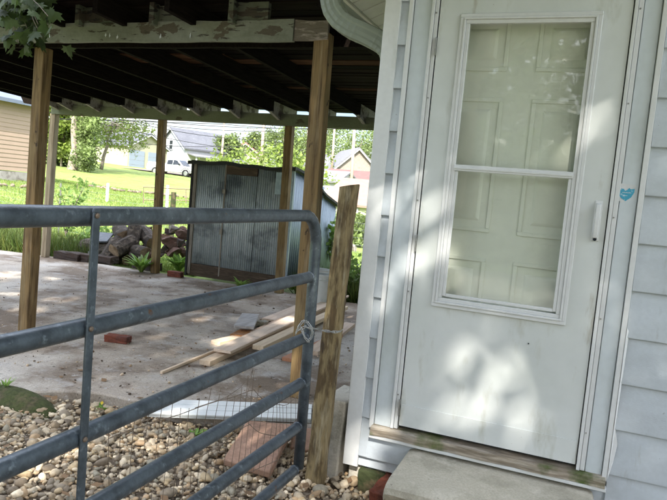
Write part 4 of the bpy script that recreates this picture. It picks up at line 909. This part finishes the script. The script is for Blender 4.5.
# ------------------------------------------------------------------ neighbouring buildings
def gable_house(name, c, w_, dpt, h, rh, yaw, mw, mr, label, oh=.35, windows=(), zbase=-1.0, soff=True):
    """gable end faces local -Y; ridge along local Y"""
    e = bpy.data.objects.new(name, None); sc.collection.objects.link(e); tag(e, label, 'house' if 'garage' not in label else 'garage')
    def ob(o): o.matrix_parent_inverse = Matrix(); return o
    hw = w_/2
    ob(MB().prism([(-hw, zbase), (hw, zbase), (hw, h), (0, h+rh), (-hw, h)], 'y', 0, dpt).build('wall', mw, e))
    sl2 = rh/hw
    m = MB()
    for s_ in (-1, 1):
        a = (s_*(hw+oh), h-oh*sl2); b = (0, h+rh)
        poly = [(a[0], a[1]+.02), (b[0], b[1]+.02), (b[0], b[1]+.20), (a[0], a[1]+.20)]
        m.prism(poly if s_ > 0 else poly[::-1], 'y', -oh, dpt+oh)
    ob(m.build('roof', mr, e))
    m = MB()
    for s_ in (-1, 1):
        a = (s_*(hw+oh), h-oh*sl2); b = (0, h+rh); m.prism([(a[0], a[1]-.12), (b[0], b[1]-.12), (b[0], b[1]+.03), (a[0], a[1]+.03)], 'y', -oh-.03, -oh+.02)
    ob(m.build('bargeboard', M_whitewall, e))
    for (kind, x, z, ww, hh, side) in windows:
        m = MB()
        if side == 'f': m.box(x-ww/2, x+ww/2, -.06, -.01, z, z+hh)
        elif side == 'r': m.box(hw+.01, hw+.06, x-ww/2, x+ww/2, z, z+hh)
        else: m.box(-hw-.06, -hw-.01, x-ww/2, x+ww/2, z, z+hh)
        p_ = ob(m.build(kind, {'window': M_dark, 'garage_door': M_garagedoor, 'door': M_whitewall}[kind], e))
        if kind == 'window':
            f_ = MB(); t_ = .09
            for (ax, bx_, az, bz_) in ((x-ww/2-t_, x+ww/2+t_, z-t_, z), (x-ww/2-t_, x+ww/2+t_, z+hh, z+hh+t_), (x-ww/2-t_, x-ww/2, z, z+hh), (x+ww/2, x+ww/2+t_, z, z+hh), (x-ww/2, x+ww/2, z+hh/2-.03, z+hh/2+.03)):
                if side == 'f': f_.box(ax, bx_, -.09, -.005, az, bz_)
                elif side == 'r': f_.box(hw+.005, hw+.09, ax, bx_, az, bz_)
                else: f_.box(-hw-.09, -hw-.005, ax, bx_, az, bz_)
            f_.build('window_frame', M_whitewall, p_)
        if kind == 'garage_door':
            f_ = MB()
            for k in range(1, 4): f_.box(x-ww/2, x+ww/2, -.068, -.061, z+hh*k/4-.02, z+hh*k/4+.0)
            f_.build('panel_joint', M_found, p_)
    e.location = c; e.rotation_euler = (0, 0, yaw); return e
# cream double garage: front left corner P(127,168), front faces the camera-right
ga = P(127, 168.5, d=72); yawG = R(83); wG = 6.2
cG = Vector((ga.x, ga.y, 0))+Vector((math.cos(yawG), math.sin(yawG), 0))*wG/2; cG.z = ga.z-.05
gar = gable_house('garage', cG, wG, 7.6, 2.72, 1.5, yawG, M_cream, M_greyroof, 'cream garage with two blue grey doors at the far side of the lawn', windows=(('garage_door', -1.75, 0.05, 2.3, 2.15, 'f'), ('garage_door', 1.15, 0.05, 2.3, 2.15, 'f'), ('door', 7.0, .1, .8, 1.9, 'l')), zbase=-1.0)
# white house with grey roof
whc = P(170, 168.5, d=82)
wh = gable_house('house', whc, 7.0, 8.5, 2.75, 2.35, R(-25), M_whitewall, M_greyroof, 'white house with a steep gable and dark grey roof behind the truck', windows=(('window', 0, 2.5, .8, 1.1, 'f'),), zbase=-3)
def ob2(o): o.matrix_parent_inverse = Matrix(); return o
ob2(MB().hexa([(3.5, .3, 2.0), (5.6, .3, 1.65), (5.6, 8.2, 1.65), (3.5, 8.2, 2.0), (3.5, .3, 2.12), (5.6, .3, 1.77), (5.6, 8.2, 1.77), (3.5, 8.2, 2.12)]).build('porch_roof', M_lightroof, wh))
for k in range(4): ob2(MB().box(5.3, 5.42, .5+2.45*k, .62+2.45*k, -3, 1.68).build('porch_post', M_whitewall, wh))
# small red-brown roofed house
gable_house('house', P(243, 172, d=86), 6, 8, 1.9, 1.9, R(-20+62), M_cream, M_brownroof, 'small cream house with a red brown roof glimpsed through leaves', windows=(('window', 0, .6, .8, 1.0, 'f'),))
# tan building at the far left
tb_ = empty('outbuilding', (-19, 12, .6), 'tan sided building with a blue grey roof at the left edge', 'building')
m = MB(); Yr = 17.75
for k in range(16):
    z = 1.22+k*.15; m.prism([(-18.985, z), (-18.99, z-.005), (-19.05, z-.005), (-19.05, z+.15), (-19.0, z+.15)], 'y', 5, Yr)
m.box(-26, -19.04, 5, Yr-.02, 1.22, 3.6); m.prism([(-19.0, 3.55), (-22.5, 5.85), (-26, 3.55)], 'y', 5, Yr-.02); m.build('wall', M_tan, tb_)
B(-26, -18.96, 5.02, Yr-.03, .1, 1.19).build('foundation', M_found, tb_)
m = MB().prism([(-18.7, 3.60), (-22.5, 6.0), (-22.5, 6.1), (-18.7, 3.68)], 'y', 4.7, Yr+.25).prism([(-22.5, 6.0), (-26.3, 3.6), (-26.3, 3.7), (-22.5, 6.1)], 'y', 4.7, Yr+.25)
m.build('roof', M_blueroof, tb_); B(-18.72, -18.66, 4.7, Yr+.25, 3.55, 3.66).build('fascia', M_blueroof, tb_)
# houses to the right, downhill
def long_house(nm, pL, pR, d, h_eave_px, ridge_px, depth, mw, mr, label, zb=-4, win=None, cat='house'):
    a = P(*pL, d=d[0]); b = P(*pR, d=d[1]); e = empty(nm, (a.x, a.y, a.z), label, cat); dv = b-a; dv.z = 0; L = dv.length
    mt = Matrix.Translation((a.x, a.y, 0)) @ Matrix.Rotation(math.atan2(dv.y, dv.x), 4, 'Z'); he = a.z
    MB().box(.3, L-.3, .3, depth-.3, he+zb, he, mt=mt).build('wall', mw, e)
    hr = P(ridge_px[0], ridge_px[1], d=(d[0]+d[1])/2+depth/2).z; D2 = depth/2
    MB().add([mt @ Vector(v) for v in ((0, 0, he-.03), (L, 0, he-.03), (L, D2, hr), (0, D2, hr), (0, depth, he-.03), (L, depth, he-.03), (0, 0, he+.12), (L, 0, he+.12), (L, D2, hr+.15), (0, D2, hr+.15), (0, depth, he+.12), (L, depth, he+.12))],
        [(0, 1, 2, 3), (3, 2, 5, 4), (6, 9, 8, 7), (9, 10, 11, 8), (0, 6, 7, 1), (4, 5, 11, 10), (0, 3, 9, 6), (3, 4, 10, 9), (1, 7, 8, 2), (2, 8, 11, 5)]).build('roof', mr, e)
    MB().add([mt @ Vector(v) for v in ((.3, .3, he), (.3, depth-.3, he), (.3, D2, hr-.05), (L-.3, .3, he), (L-.3, depth-.3, he), (L-.3, D2, hr-.05))], [(0, 1, 2), (3, 5, 4)]).build('gable', mw, e)
    if win:
        for (t, z, ww, hh) in win:
            p_ = MB().box(L*t-ww/2, L*t+ww/2, .24, .29, he+z, he+z+hh, mt=mt).build('window', M_dark, e)
            f_ = MB()
            for (ax, bx_, az, bz_) in ((-.1, ww+.1, -.1, 0), (-.1, ww+.1, hh, hh+.1), (-.1, 0, 0, hh), (ww, ww+.1, 0, hh), (ww/2-.04, ww/2+.04, 0, hh), (0, ww, hh/2-.03, hh/2+.03)): f_.box(L*t-ww/2+ax, L*t-ww/2+bx_, .2, .295, he+z+az, he+z+bz_, mt=mt)
            q_ = f_.build('window_frame', M_whitewall, p_); 
    return e
long_house('house', (318, 203), (392, 211), (46, 44), 0, (350, 180), 9, M_yellow, M_pinkroof, 'nearest pale yellow house with a pinkish tan roof, beside the gate post', win=((.47, -.62, .62, .42),))
long_house('house', (316, 182.5), (377, 188), (62, 60), 0, (345, 171), 7, M_tan, M_redroof, 'house with a red roof just above the pinkish one')
long_house('house', (290, 179), (338, 185), (56, 54), 0, (318, 171), 5, M_whitewall, M_lightroof, 'small house with a whitish roof left of the red roof', zb=-3)
gable_house('house', P(356, 181, d=72), 5.6, 9, 1.0, 2.6, R(34), M_greywood, M_lightroof, 'tall house with a light grey roof and brown grey gable', windows=(), zbase=-4)
long_house('house', (300, 169.5), (352, 173.5), (76, 76), 0, (330, 156), 9, M_greywood, M_lightroof, 'long light grey roofed house behind the centre post', zb=-5)
long_house('house', (366, 180), (388, 183), (80, 80), 0, (377, 174), 6, M_whitewall, M_whitewall, 'small white building at the right, just left of the house corner', zb=-5)
# stone pile wall at right
rock(P(350, 240, d=26)+Vector((0, 0, -.3)), .7, 'grey block wall remnant on the lawn between gate post and house', M_stonegrey, 30, (1.6, 1, .7), 'stone wall', None)

# ------------------------------------------------------------------ truck
tk = bpy.data.objects.new('pickup_truck', None); sc.collection.objects.link(tk)
tag(tk, 'white pickup truck parked on the driveway before the white house', 'truck')
def tp(mb, nm, mt_, **k): o = mb.build(nm, mt_, tk, **k); o.matrix_parent_inverse = Matrix(); return o
# local: +X is forward, length 5.6
side = [(-2.8, .55), (-2.8, 1.12), (-.55, 1.16), (-.5, 1.2), (1.0, 1.15), (1.2, 1.12), (2.35, 1.04), (2.7, .95), (2.78, .55), (2.3, .42), (-2.6, .42)]
tp(MB().prism(side, 'y', -.95, .95), 'body', M_truck, bevel=.06)
cab = [(-.62, 1.14), (-.55, 1.70), (-.35, 1.80), (.55, 1.80), (.75, 1.74), (1.38, 1.14)]
m = MB(); vs = [(x, -.93+(.18 if z > 1.5 else 0), z) for x, z in cab]+[(x, .93-(.18 if z > 1.5 else 0), z) for x, z in cab]; k_ = 6
m.add(vs, [tuple(range(6)), tuple(range(11, 5, -1))]+[(i, i+6, (i+1) % 6+6, (i+1) % 6) for i in range(6)]); tp(m, 'cab', M_truck, bevel=.04)
for s_ in (-1, 1):
    f = lambda z: s_*(.935-(z-1.2)*.31)
    for a in ([(-.45, 1.22), (-.40, 1.66), (.18, 1.70), (.18, 1.22)], [(.26, 1.22), (.26, 1.70), (.62, 1.68), (1.12, 1.24)]):
        m = MB().add([(x, f(z), z) for x, z in a], [(0, 1, 2, 3)]); o = tp(m, 'side_window', M_dark)
    for xw in (-1.75, 1.75):
        o = tp(MB().tube([(xw, s_*.72, .40), (xw, s_*.97, .40)], .40, 22), 'wheel', M_tyre, smooth='auto')
        r_ = MB().tube([(xw, s_*.96, .40), (xw, s_*.985, .40)], [.25, .22], 14).build('rim', M_chrome, o)
    tp(MB().box(2.62, 2.80, s_*.88-.14*(s_ > 0), s_*.88+.14*(s_ < 0), .82, 1.0), 'headlight', M_chrome, bevel=.02)
    tp(MB().box(-2.83, -2.78, s_*.90-.12*(s_ > 0), s_*.90+.12*(s_ < 0), .75, 1.1), 'tail_light', M_taillight)
    tp(MB().tube([(xw_, s_*.955, .42+.52*math.sin(t)) for xw_, t in [(1.75+.52*math.cos(t), t) for t in np.linspace(.05, 3.09, 12)]], .03, 6), 'wheel_arch', M_black)
    tp(MB().box(.95, 1.1, s_*1.0-.08, s_*1.0+.08, 1.2, 1.36), 'mirror', M_black, bevel=.02)
tp(MB().add([(.80, -.72, 1.72), (1.36, -.86, 1.18), (1.36, .86, 1.18), (.80, .72, 1.72)], [(0, 1, 2, 3)]), 'windscreen', M_dark).location = (.02, 0, .02)
tp(MB().box(2.74, 2.82, -.62, .62, .72, .98), 'grille', M_black, bevel=.02); tp(MB().box(2.70, 2.92, -.93, .93, .42, .66), 'bumper', M_chrome, bevel=.04)
tp(MB().box(-2.7, -.95, -.86, .86, 1.10, 1.34), 'cargo_box', M_truck, bevel=.08)
a = P(158, 173, d=63); b = P(191, 178.5, d=61.0)
tk.location = ((a.x+b.x)/2, (a.y+b.y)/2, P(176, 176.5, d=62).z); tk.rotation_euler = (0, 0, R(8)); tk.scale = (.92, .92, .92)

# poles and cables
def upole(px, yb, yt, d, label, arm=False, r=.14):
    a, b = P(px[0], yb, d=d), P(px[1], yt, d=d); e = empty('utility_pole', a, label, 'utility pole', 'utility poles beyond the yard')
    MB().tube([a-Vector((0, 0, 2)), b], [r, r*.75], 10).build('pole', M_pole, e, smooth=True)
    if arm: q = b-Vector((0, 0, .9)); MB().box(q.x-1.1, q.x+1.1, q.y-.08, q.y+.08, q.z-.07, q.z+.07).build('crossarm', M_pole, e)
    MB().tube([b-Vector((0, 0, 1.3)), b-Vector((0, 0, .6))], .2, 8).build('transformer', M_found, e) if arm else MB().tube([b, b+Vector((0, 0, .12))], [r*.8, r*.3], 8).build('cap', M_found, e)
upole((221.5, 224.5), 160, 119, 70, 'slim pale pole behind the left part of the shed roof')
upole((262, 264.5), 152, 114, 62, 'thick pinkish pole standing among the leaves left of the far post', True, .17)
upole((352.5, 355), 178, 118, 50, 'tall yellowish pole right of the centre post, in front of the gable', False, .14)
upole((333, 335), 156, 122, 70, 'thin grey pole close to the right side of the centre post')
for i, (p0, p1, lab) in enumerate((((150, 121), (372, 126), 'uppermost thin cable across the sky'), ((112, 118), (262, 131), 'second cable, running above the white house'), ((150, 126), (262, 140), 'cable passing just over the white gable'), ((112, 126), (264, 152), 'lowest cable, sagging in front of the grey roof'), ((130, 142), (222, 146), 'short thin cable in front of the garage gable'), ((224, 124), (355, 128), 'cable between the pale pole and the yellowish pole'))):
    a, b = P(*p0, d=48+i), P(*p1, d=60); L = (b-a).length
    pts = [a.lerp(b, t)-Vector((0, 0, 4*t*(1-t)*L*.018)) for t in np.linspace(0, 1, 14)]
    tag(MB().tube([a+(a-b)*.5]+pts+[b+(b-a)*.3], .026, 5, cap=False).build('power_cable', M_wire), lab, 'cable', 'overhead cables')
# odd bin at the left edge
q = P(-2, 246, Z=.0); e = empty('plastic_bin', (q.x, q.y, 0), 'white and dark blue plastic bin cut off by the left edge', 'bin')
q2 = P(-14, 230, Y=9.0); 
MB().prism([(q2.x-.55, 0), (q2.x-.02, 0), (q2.x+.03, .5), (q2.x-.6, .5)], 'y', 8.9, 9.3).build('body', M_navy, e, bevel=.02)
MB().prism([(q2.x-.6, .51), (q2.x+.03, .51), (q2.x-.06, .95), (q2.x-.5, .95)], 'y', 8.9, 9.3).build('lid', M_ribwhite, e, bevel=.03)

# ------------------------------------------------------------------ trees
def limb(mb, a, b, r0, r1, wig=.08, n=6, seg=8):
    a, b = Vector(a), Vector(b); L = (b-a).length; pts = [a.lerp(b, i/n)+Vector((rnd.uniform(-1, 1), rnd.uniform(-1, 1), rnd.uniform(-.5, .5)))*wig*L*(0 if i in (0, n) else .5) for i in range(n+1)]
    mb.tube(pts, [r0+(r1-r0)*i/n for i in range(n+1)], seg); return pts
def tree(name, base, h, rad, n, lsize, m_, label, trunk_h=.35, tr=.18, clumps=40, crown_z=None, grp=None, bark=M_bark, tone=(.6, 1.35), squash=.9, lean=(0, 0), nolimb=False):
    b = Vector(base); e = empty(name, b, label, 'tree', grp); m = MB(); top = b+Vector((lean[0], lean[1], h*.85)); limb(m, b-Vector((0, 0, .4)), top, tr, tr*.25, .04, 8, 10)
    cz = b.z+h*(trunk_h+(1-trunk_h)/2); hz = h*(1-trunk_h)/2; cs, tn = [], []
    for i in range(clumps):
        v = nr.normal(size=3); v /= np.linalg.norm(v); rr_ = nr.uniform(.35, 1)**.6
        c = np.array([b.x+lean[0]*.6, b.y+lean[1]*.6, cz])+v*np.array([rad, rad, hz*squash])*rr_
        if not nolimb: limb(m, b.lerp(top, min(.9, max(.2, (c[2]-b.z)/h*.7))), c, tr*.22, tr*.05, .12, 4, 5)
        k = n//clumps; s_ = rad*nr.uniform(.16, .30); cs.append(c+nr.normal(size=(k, 3))*np.array([s_, s_, s_*.7])); t = nr.uniform(*tone); tn.append(np.full(k, t))
    m.build('trunk', bark, e, smooth=True); quads('crown', np.concatenate(cs), lsize, m_, e, tones=np.concatenate(tn)); return e
def ground_at(px, py, d):
    q = P(px, py, d=d); return Vector((q.x, q.y, float(G(q.x, q.y))))
# two pale trunks with ivy
tb0 = P(72, 166, d=45); tb0.z = float(G(tb0.x, tb0.y))-.1
e = empty('ivy_tree', tb0, 'tree with two pale bare trunks wrapped in ivy on the lawn', 'tree'); m = MB()
t1 = P(73.5, 90, d=45); t2 = P(88, 90, d=46)
limb(m, tb0-Vector((0, 0, .3)), P(75.5, 150, d=45), .40, .30, .01, 4, 12); limb(m, P(75, 154, d=45), t1, .25, .19, .015, 8, 12); limb(m, P(76.5, 153, d=45), t2, .22, .15, .02, 8, 12)
for k in range(7): limb(m, t1.lerp(t2, rnd.random())-Vector((0, 0, rnd.uniform(0, 2))), t1+Vector((rnd.uniform(-3, 4), rnd.uniform(-2, 2), rnd.uniform(1, 5))), .14, .04, .1)
m.build('trunk', M_bark, e, smooth=True)
cs = []
for k in range(46):
    t = rnd.random(); q = P(80+rnd.gauss(5, 4.5)+t*6, 165-t*54, d=44.5+rnd.gauss(0, .5)); s_ = .27; cs.append(np.array(q)+nr.normal(size=(130, 3))*s_)
cs = np.concatenate(cs); quads('ivy', cs, .13, M_leaf2, e, tones=np.repeat(nr.uniform(.55, 1.3, 46), 130))
cs = np.concatenate([np.array(t1)+nr.normal(size=3)*np.array([3.5, 2.5, 1.2])+np.array([0, 0, 3.5])+nr.normal(size=(90, 3))*.6 for _ in range(40)]); quads('crown', cs, .26, M_leaf2, e)
tree('shrub', ground_at(62, 170, 48), 5.2, 1.25, 9000, .19, M_leafy, 'bright yellow green bush left of the pale trunks', .04, .08, 44, squash=1.05)
tree('shrub', ground_at(56, 168, 50), 2.0, 1.5, 3500, .2, M_leaf, 'dark low bush beneath the yellow green one', .05, .06, 20)
# drooping airy tree before the garage
wb = ground_at(101, 171, 52); e = empty('willow_tree', wb, 'airy drooping tree in front of the garage', 'tree'); m = MB(); cs = []
top = P(112, 122, d=52); limb(m, wb, top, .16, .06, .03, 8)
for k in range(70):
    a = top+Vector((rnd.uniform(-2.4, 2.9), rnd.uniform(-2, 2), rnd.uniform(-.9, .5))); b_ = a+Vector((rnd.uniform(-.7, .7), rnd.uniform(-.5, .5), -rnd.uniform(.5, 2.1)))
    if k % 2 == 0: limb(m, top-Vector((0, 0, rnd.uniform(0, 1))), a, .04, .015, .1, 4, 4)
    m.tube([a, b_], .012, 4); 
    for j in range(34): t = rnd.random(); cs.append(a.lerp(b_, t)+Vector((rnd.gauss(0, .16), rnd.gauss(0, .16), rnd.gauss(0, .1))))
m.build('trunk', M_bark, e, smooth=True); quads('crown', cs, .13, M_leafy, e, tones=nr.uniform(.7, 1.2, len(cs)))
# far tree line
FT = [(10, 80, 60, 3.6, 9, 'tree rising behind the tan building roof at far left'), (84, 106, 84, 4.2, 9, 'rounded tree behind the two pale trunks'), (112, 112, 95, 4.5, 9, 'pale tree behind the cream garage'), (230, 131, 84, 1.7, 5.5, 'loose tree just right of the pale pole'),
      (262, 127, 88, 2.0, 6.5, 'tree directly behind the red brown roof'), (285, 121, 76, 2.3, 7.0, 'big light green tree left of the far right post'), (308, 122, 80, 2.5, 7, 'tree showing between far post and centre post'), (330, 119, 96, 3.2, 9, 'tall tree right of the centre post, above the grey roof'),
      (364, 118, 84, 3.0, 10, 'darker tree behind the yellowish pole'), (384, 120, 74, 2.6, 10, 'tree hard against the house corner'), (215, 138, 100, 1.8, 4, 'small hazy tree above the end of the white house'), (140, 131, 120, 3.0, 6, 'distant tree top behind the garage roof')]
for i, (px, yt_, d_, r_, h_, lab) in enumerate(FT):
    q = P(px, yt_, d=d_); q.z -= h_
    tree('tree', q, h_, r_, 3400, .21, M_leaf2, lab, .15, .16, 40, grp='trees beyond the neighbouring houses', tone=(.55, 1.25))
# leafy shrub behind the shed
sapg = [(222, 176, 26, 1.5), (243, 172, 27, 1.9), (262, 172, 26, 2.2), (285, 175, 25, 2.1), (308, 178, 26, 1.9)]
e0 = P(262, 185, d=26); e = empty('shrub', (e0.x, e0.y, float(G(e0.x, e0.y))), 'large loose light green shrub showing above the shed roof', 'shrub'); m = MB(); cs = []; tn = []
for k in range(64):
    px = rnd.uniform(206, 322); top_y = 153-7*math.sin((px-200)/36)+rnd.uniform(0, 30)+(8 if px < 225 else 0)
    q = P(px, top_y, d=rnd.uniform(24, 28)); s_ = .19; kk = 40; cs.append(np.array(q)+nr.normal(size=(kk, 3))*np.array([s_*1.5, s_*1.5, s_])); tn.append(np.full(kk, rnd.uniform(.75, 1.5)))
    if k % 4 == 0: limb(m, (e.location.x+rnd.uniform(-2, 2), e.location.y, e.location.z-.3), q, .03, .008, .06, 4, 4)
m.build('stem', M_bark, e); quads('leaves', np.concatenate(cs), .10, M_leafy, e, tones=np.concatenate(tn)*.8)
# hedge with vines right
q = P(350, 232, d=33); e = empty('hedge', (q.x, q.y, float(G(q.x, q.y))), 'leafy vine covered hedge on the lawn below the yellow house', 'hedge'); cs = []; m = MB()
for k in range(60):
    px = rnd.uniform(318, 392); py = rnd.uniform(219, 238)+(px-350)*.09; qq = P(px, py, d=rnd.uniform(31, 34)); cs.append(np.array(qq)+nr.normal(size=(60, 3))*.22)
    if k % 5 == 0: m.tube([(qq.x, qq.y, float(G(qq.x, qq.y))-.2), qq], .03, 5)
m.build('stem', M_bark, e); quads('leaves', np.concatenate(cs), .15, M_leaf2, e, tones=np.repeat(nr.uniform(.5, 1.25, 60), 60))

# ------------------------------------------------------------------ the maple overhead (stands behind the photographer; shades house and slab)
mb_ = Vector((-2.6, -6.2, 0)); e = empty('maple_tree', mb_, 'big shade maple whose leafy branch hangs in at the upper left', 'tree'); m = MB()
fork = Vector((-2.2, -5.6, 3.6)); limb(m, mb_-Vector((0, 0, .4)), fork, .34, .26, .02, 8, 14)
spots = []   # places where the sun comes through: (point, radius)
def spot(px, py, r, **k): spots.append((np.array(P(px, py, **k)), r))
spot(500, 410, .13, Y=2.90); spot(408, 190, .09, Y=2.9); spot(402, 225, .10, Y=2.9); spot(398, 252, .08, Y=2.9); spot(428, 215, .08, Y=2.9); spot(450, 350, .045, Y=2.9); spot(480, 340, .04, Y=2.9); spot(381, 132, .05, Y=2.9); spot(398, 160, .05, Y=2.9); spot(378, 440, .07, Y=2.9); spot(372, 390, .05, Y=2.9)
spot(100, 262, .10, Z=.07); spot(20, 292, .16, Z=.07); spot(40, 263, .14, Z=.07); spot(75, 266, .12, Z=.07); spot(130, 268, .12, Z=.07); spot(170, 258, .14, Z=.07); spot(90, 280, .10, Z=.07); spot(60, 277, .1, Z=.07); spot(345, 328, .10, Z=.07); spot(348, 348, .06, Z=.07); spot(115, 255, .12, Z=.07); spot(10, 275, .2, Z=.07); spot(150, 266, .18, Z=.07); spot(190, 272, .16, Z=.07); spot(120, 285, .12, Z=.07); spot(60, 300, .1, Z=.07); spot(210, 262, .15, Z=.07); spot(30, 310, .10, Z=.07); spot(350, 320, .14, Z=.07)
spot(305, 202, .03, X=-1.6); spot(60, 440, .13, Z=.03); spot(120, 420, .12, Z=.03); spot(165, 430, .12, Z=.03); spot(30, 460, .12, Z=.03); spot(290, 325, .10, Z=.1); spot(230, 342, .10, Z=.1); spot(210, 318, .1, Z=.1); spot(250, 440, .08, Z=.1); spot(180, 480, .08, Z=.03); spot(355, 480, .05, Z=.03)
cl_c = []
for k in range(150):     # clumps spread over the crown: a wide dome
    while True:
        v = nr.uniform(-1, 1, 3)
        if v@v < 1 and v@v > .15: break
    c = np.array([-.2, -4.0, 7.6])+v*np.array([6.6, 4.8, 2.9]); cl_c.append(c)
for k, c in enumerate(cl_c):
    if k % 3 == 0 and all(np.linalg.norm((c-p_)-((c-p_)@sdir)*sdir) > r_+1.0 for p_, r_ in spots[:6]): limb(m, fork.lerp(Vector((-.6, -4.6, 7)), rnd.random()*.8), c, .08, .02, .08, 5, 6)
for q in ((-4.5, -3.5, 7.5), (2.5, -4, 8.2), (-.5, -2, 8), (-1, -6, 9.2)): limb(m, fork, q, .2, .07, .06, 7, 8)
L = np.concatenate([c+nr.normal(size=(440, 3))*np.array([.95, .95, .6]) for c in cl_c])
keep = np.ones(len(L), bool); rn = nr.random(len(L))
for (p_, r_) in spots:
    d_ = L-p_; t_ = d_@sdir; perp = np.linalg.norm(d_-t_[:, None]*sdir, axis=1); keep &= ~((perp < r_+.06) & (t_ > 1) & (rn > (.36 if p_[1] < 2.95 and p_[1] > 2.85 else .06)))
L = L[keep]
# hanging branch at the upper left
hb0 = Vector((-4.3, 1.2, 4.4)); limb(m, Vector((-3.2, -1.8, 6.6)), hb0, .05, .03, .05, 6, 6); limb(m, Vector((-4.0, -3.2, 7.2)), Vector((-3.2, -1.8, 6.6)), .09, .05, .03, 5, 6); limb(m, fork, Vector((-4.0, -3.2, 7.2)), .16, .09, .04, 5, 8)
tw = []
b1 = P(8, -60, Y=3.2); limb(m, hb0, b1, .022, .010, .06, 6, 6)
for (px, py, yy_) in ((10, 5, 3.2), (30, 8, 3.1), (20, 22, 3.2), (38, 30, 3.15), (48, 22, 3.0), (0, 12, 3.3), (32, 46, 3.2), (18, 50, 3.2), (42, 44, 3.15), (-12, 20, 3.3)):
    q = P(px, py-6, Y=yy_); pts_ = limb(m, b1.lerp(P(12, -12, Y=3.2), rnd.random()), q, .005, .0022, .06, 5, 5); tw.append((pts_, q))
m.build('trunk', M_bark, e, smooth=True); quads('crown', L, .135, M_leaf, e, elong=1.15)
for (bx_, by_, bh_, br_, lab) in ((-7, -19, 9, 3.6, 'broad tree standing across the yard behind the photographer'), (-.5, -21, 10, 4, 'tall tree behind the photographer, facing the storm door'), (6.5, -18, 8, 3.5, 'tree behind the photographer towards the right')):
    tree('tree', (bx_, by_, -.05), bh_+1.5, br_, 5200, .27, M_leaf, lab, .08, .2, 50, tone=(.5, 1.2))
hd_ = empty('hedge', (-1, -11.5, 0), 'unseen hedge added behind the photographer to block the door glass reflection', 'hedge'); hp = np.stack([nr.uniform(-12, 9, 16000), -11.5+nr.normal(0, .5, 16000), nr.uniform(0, 1, 16000)**.8*3.6], 1); hp[:, 2] *= 1+.12*np.sin(hp[:, 0]*1.3)+.08*np.sin(hp[:, 0]*3.1)
quads('leaves', hp, .2, M_leaf, hd_); MB().box(-12, 9, -11.7, -11.3, 0, 2.6).build('stems', M_moss, hd_)  # solid screen inside the added hedge, keeping lawn out of the glass reflection
def mleaf(mb, c, d, n_, s_, tn):
    d = d.normalized(); q = d.cross(n_).normalized(); n_ = q.cross(d)
    pl = [(0, 0), (.22, -.05), (.45, -.10), (.40, .08), (.78, .22), (.52, .30), (.60, .46), (.30, .38), (.26, .52), (.18, .75), (.10, .70), (0, 1.0)]
    pl = pl+[(-a, b) for a, b in pl[-2:0:-1]]
    vs = [c+q*(a*s_)+d*(b*s_)+n_*(abs(a)*-.18*s_-.12*b*b*s_) for a, b in pl]
    cc = c+d*.3*s_; k = len(vs); mb.add([cc]+vs, [(0, i+1, (i+1) % k+1) for i in range(k)], 0, tn)
m = MB()
for pts_, q in tw:
    for k in range(17):
        t = rnd.uniform(.35, 1); i = min(int(t*5), 4); c = pts_[i].lerp(pts_[i+1], t*5-i)+Vector((rnd.gauss(0, .05), rnd.gauss(0, .08), rnd.gauss(-.02, .045)))
        tt = rnd.uniform(.35, 1.0); mleaf(m, c, Vector((rnd.gauss(0, .7), rnd.gauss(-.2, .6), -1)), Vector((rnd.gauss(0, .6), -1, rnd.gauss(.5, .6))), rnd.uniform(.075, .115), (tt, tt, tt*.9))
m.build('hanging_leaves', M_leaf, e)
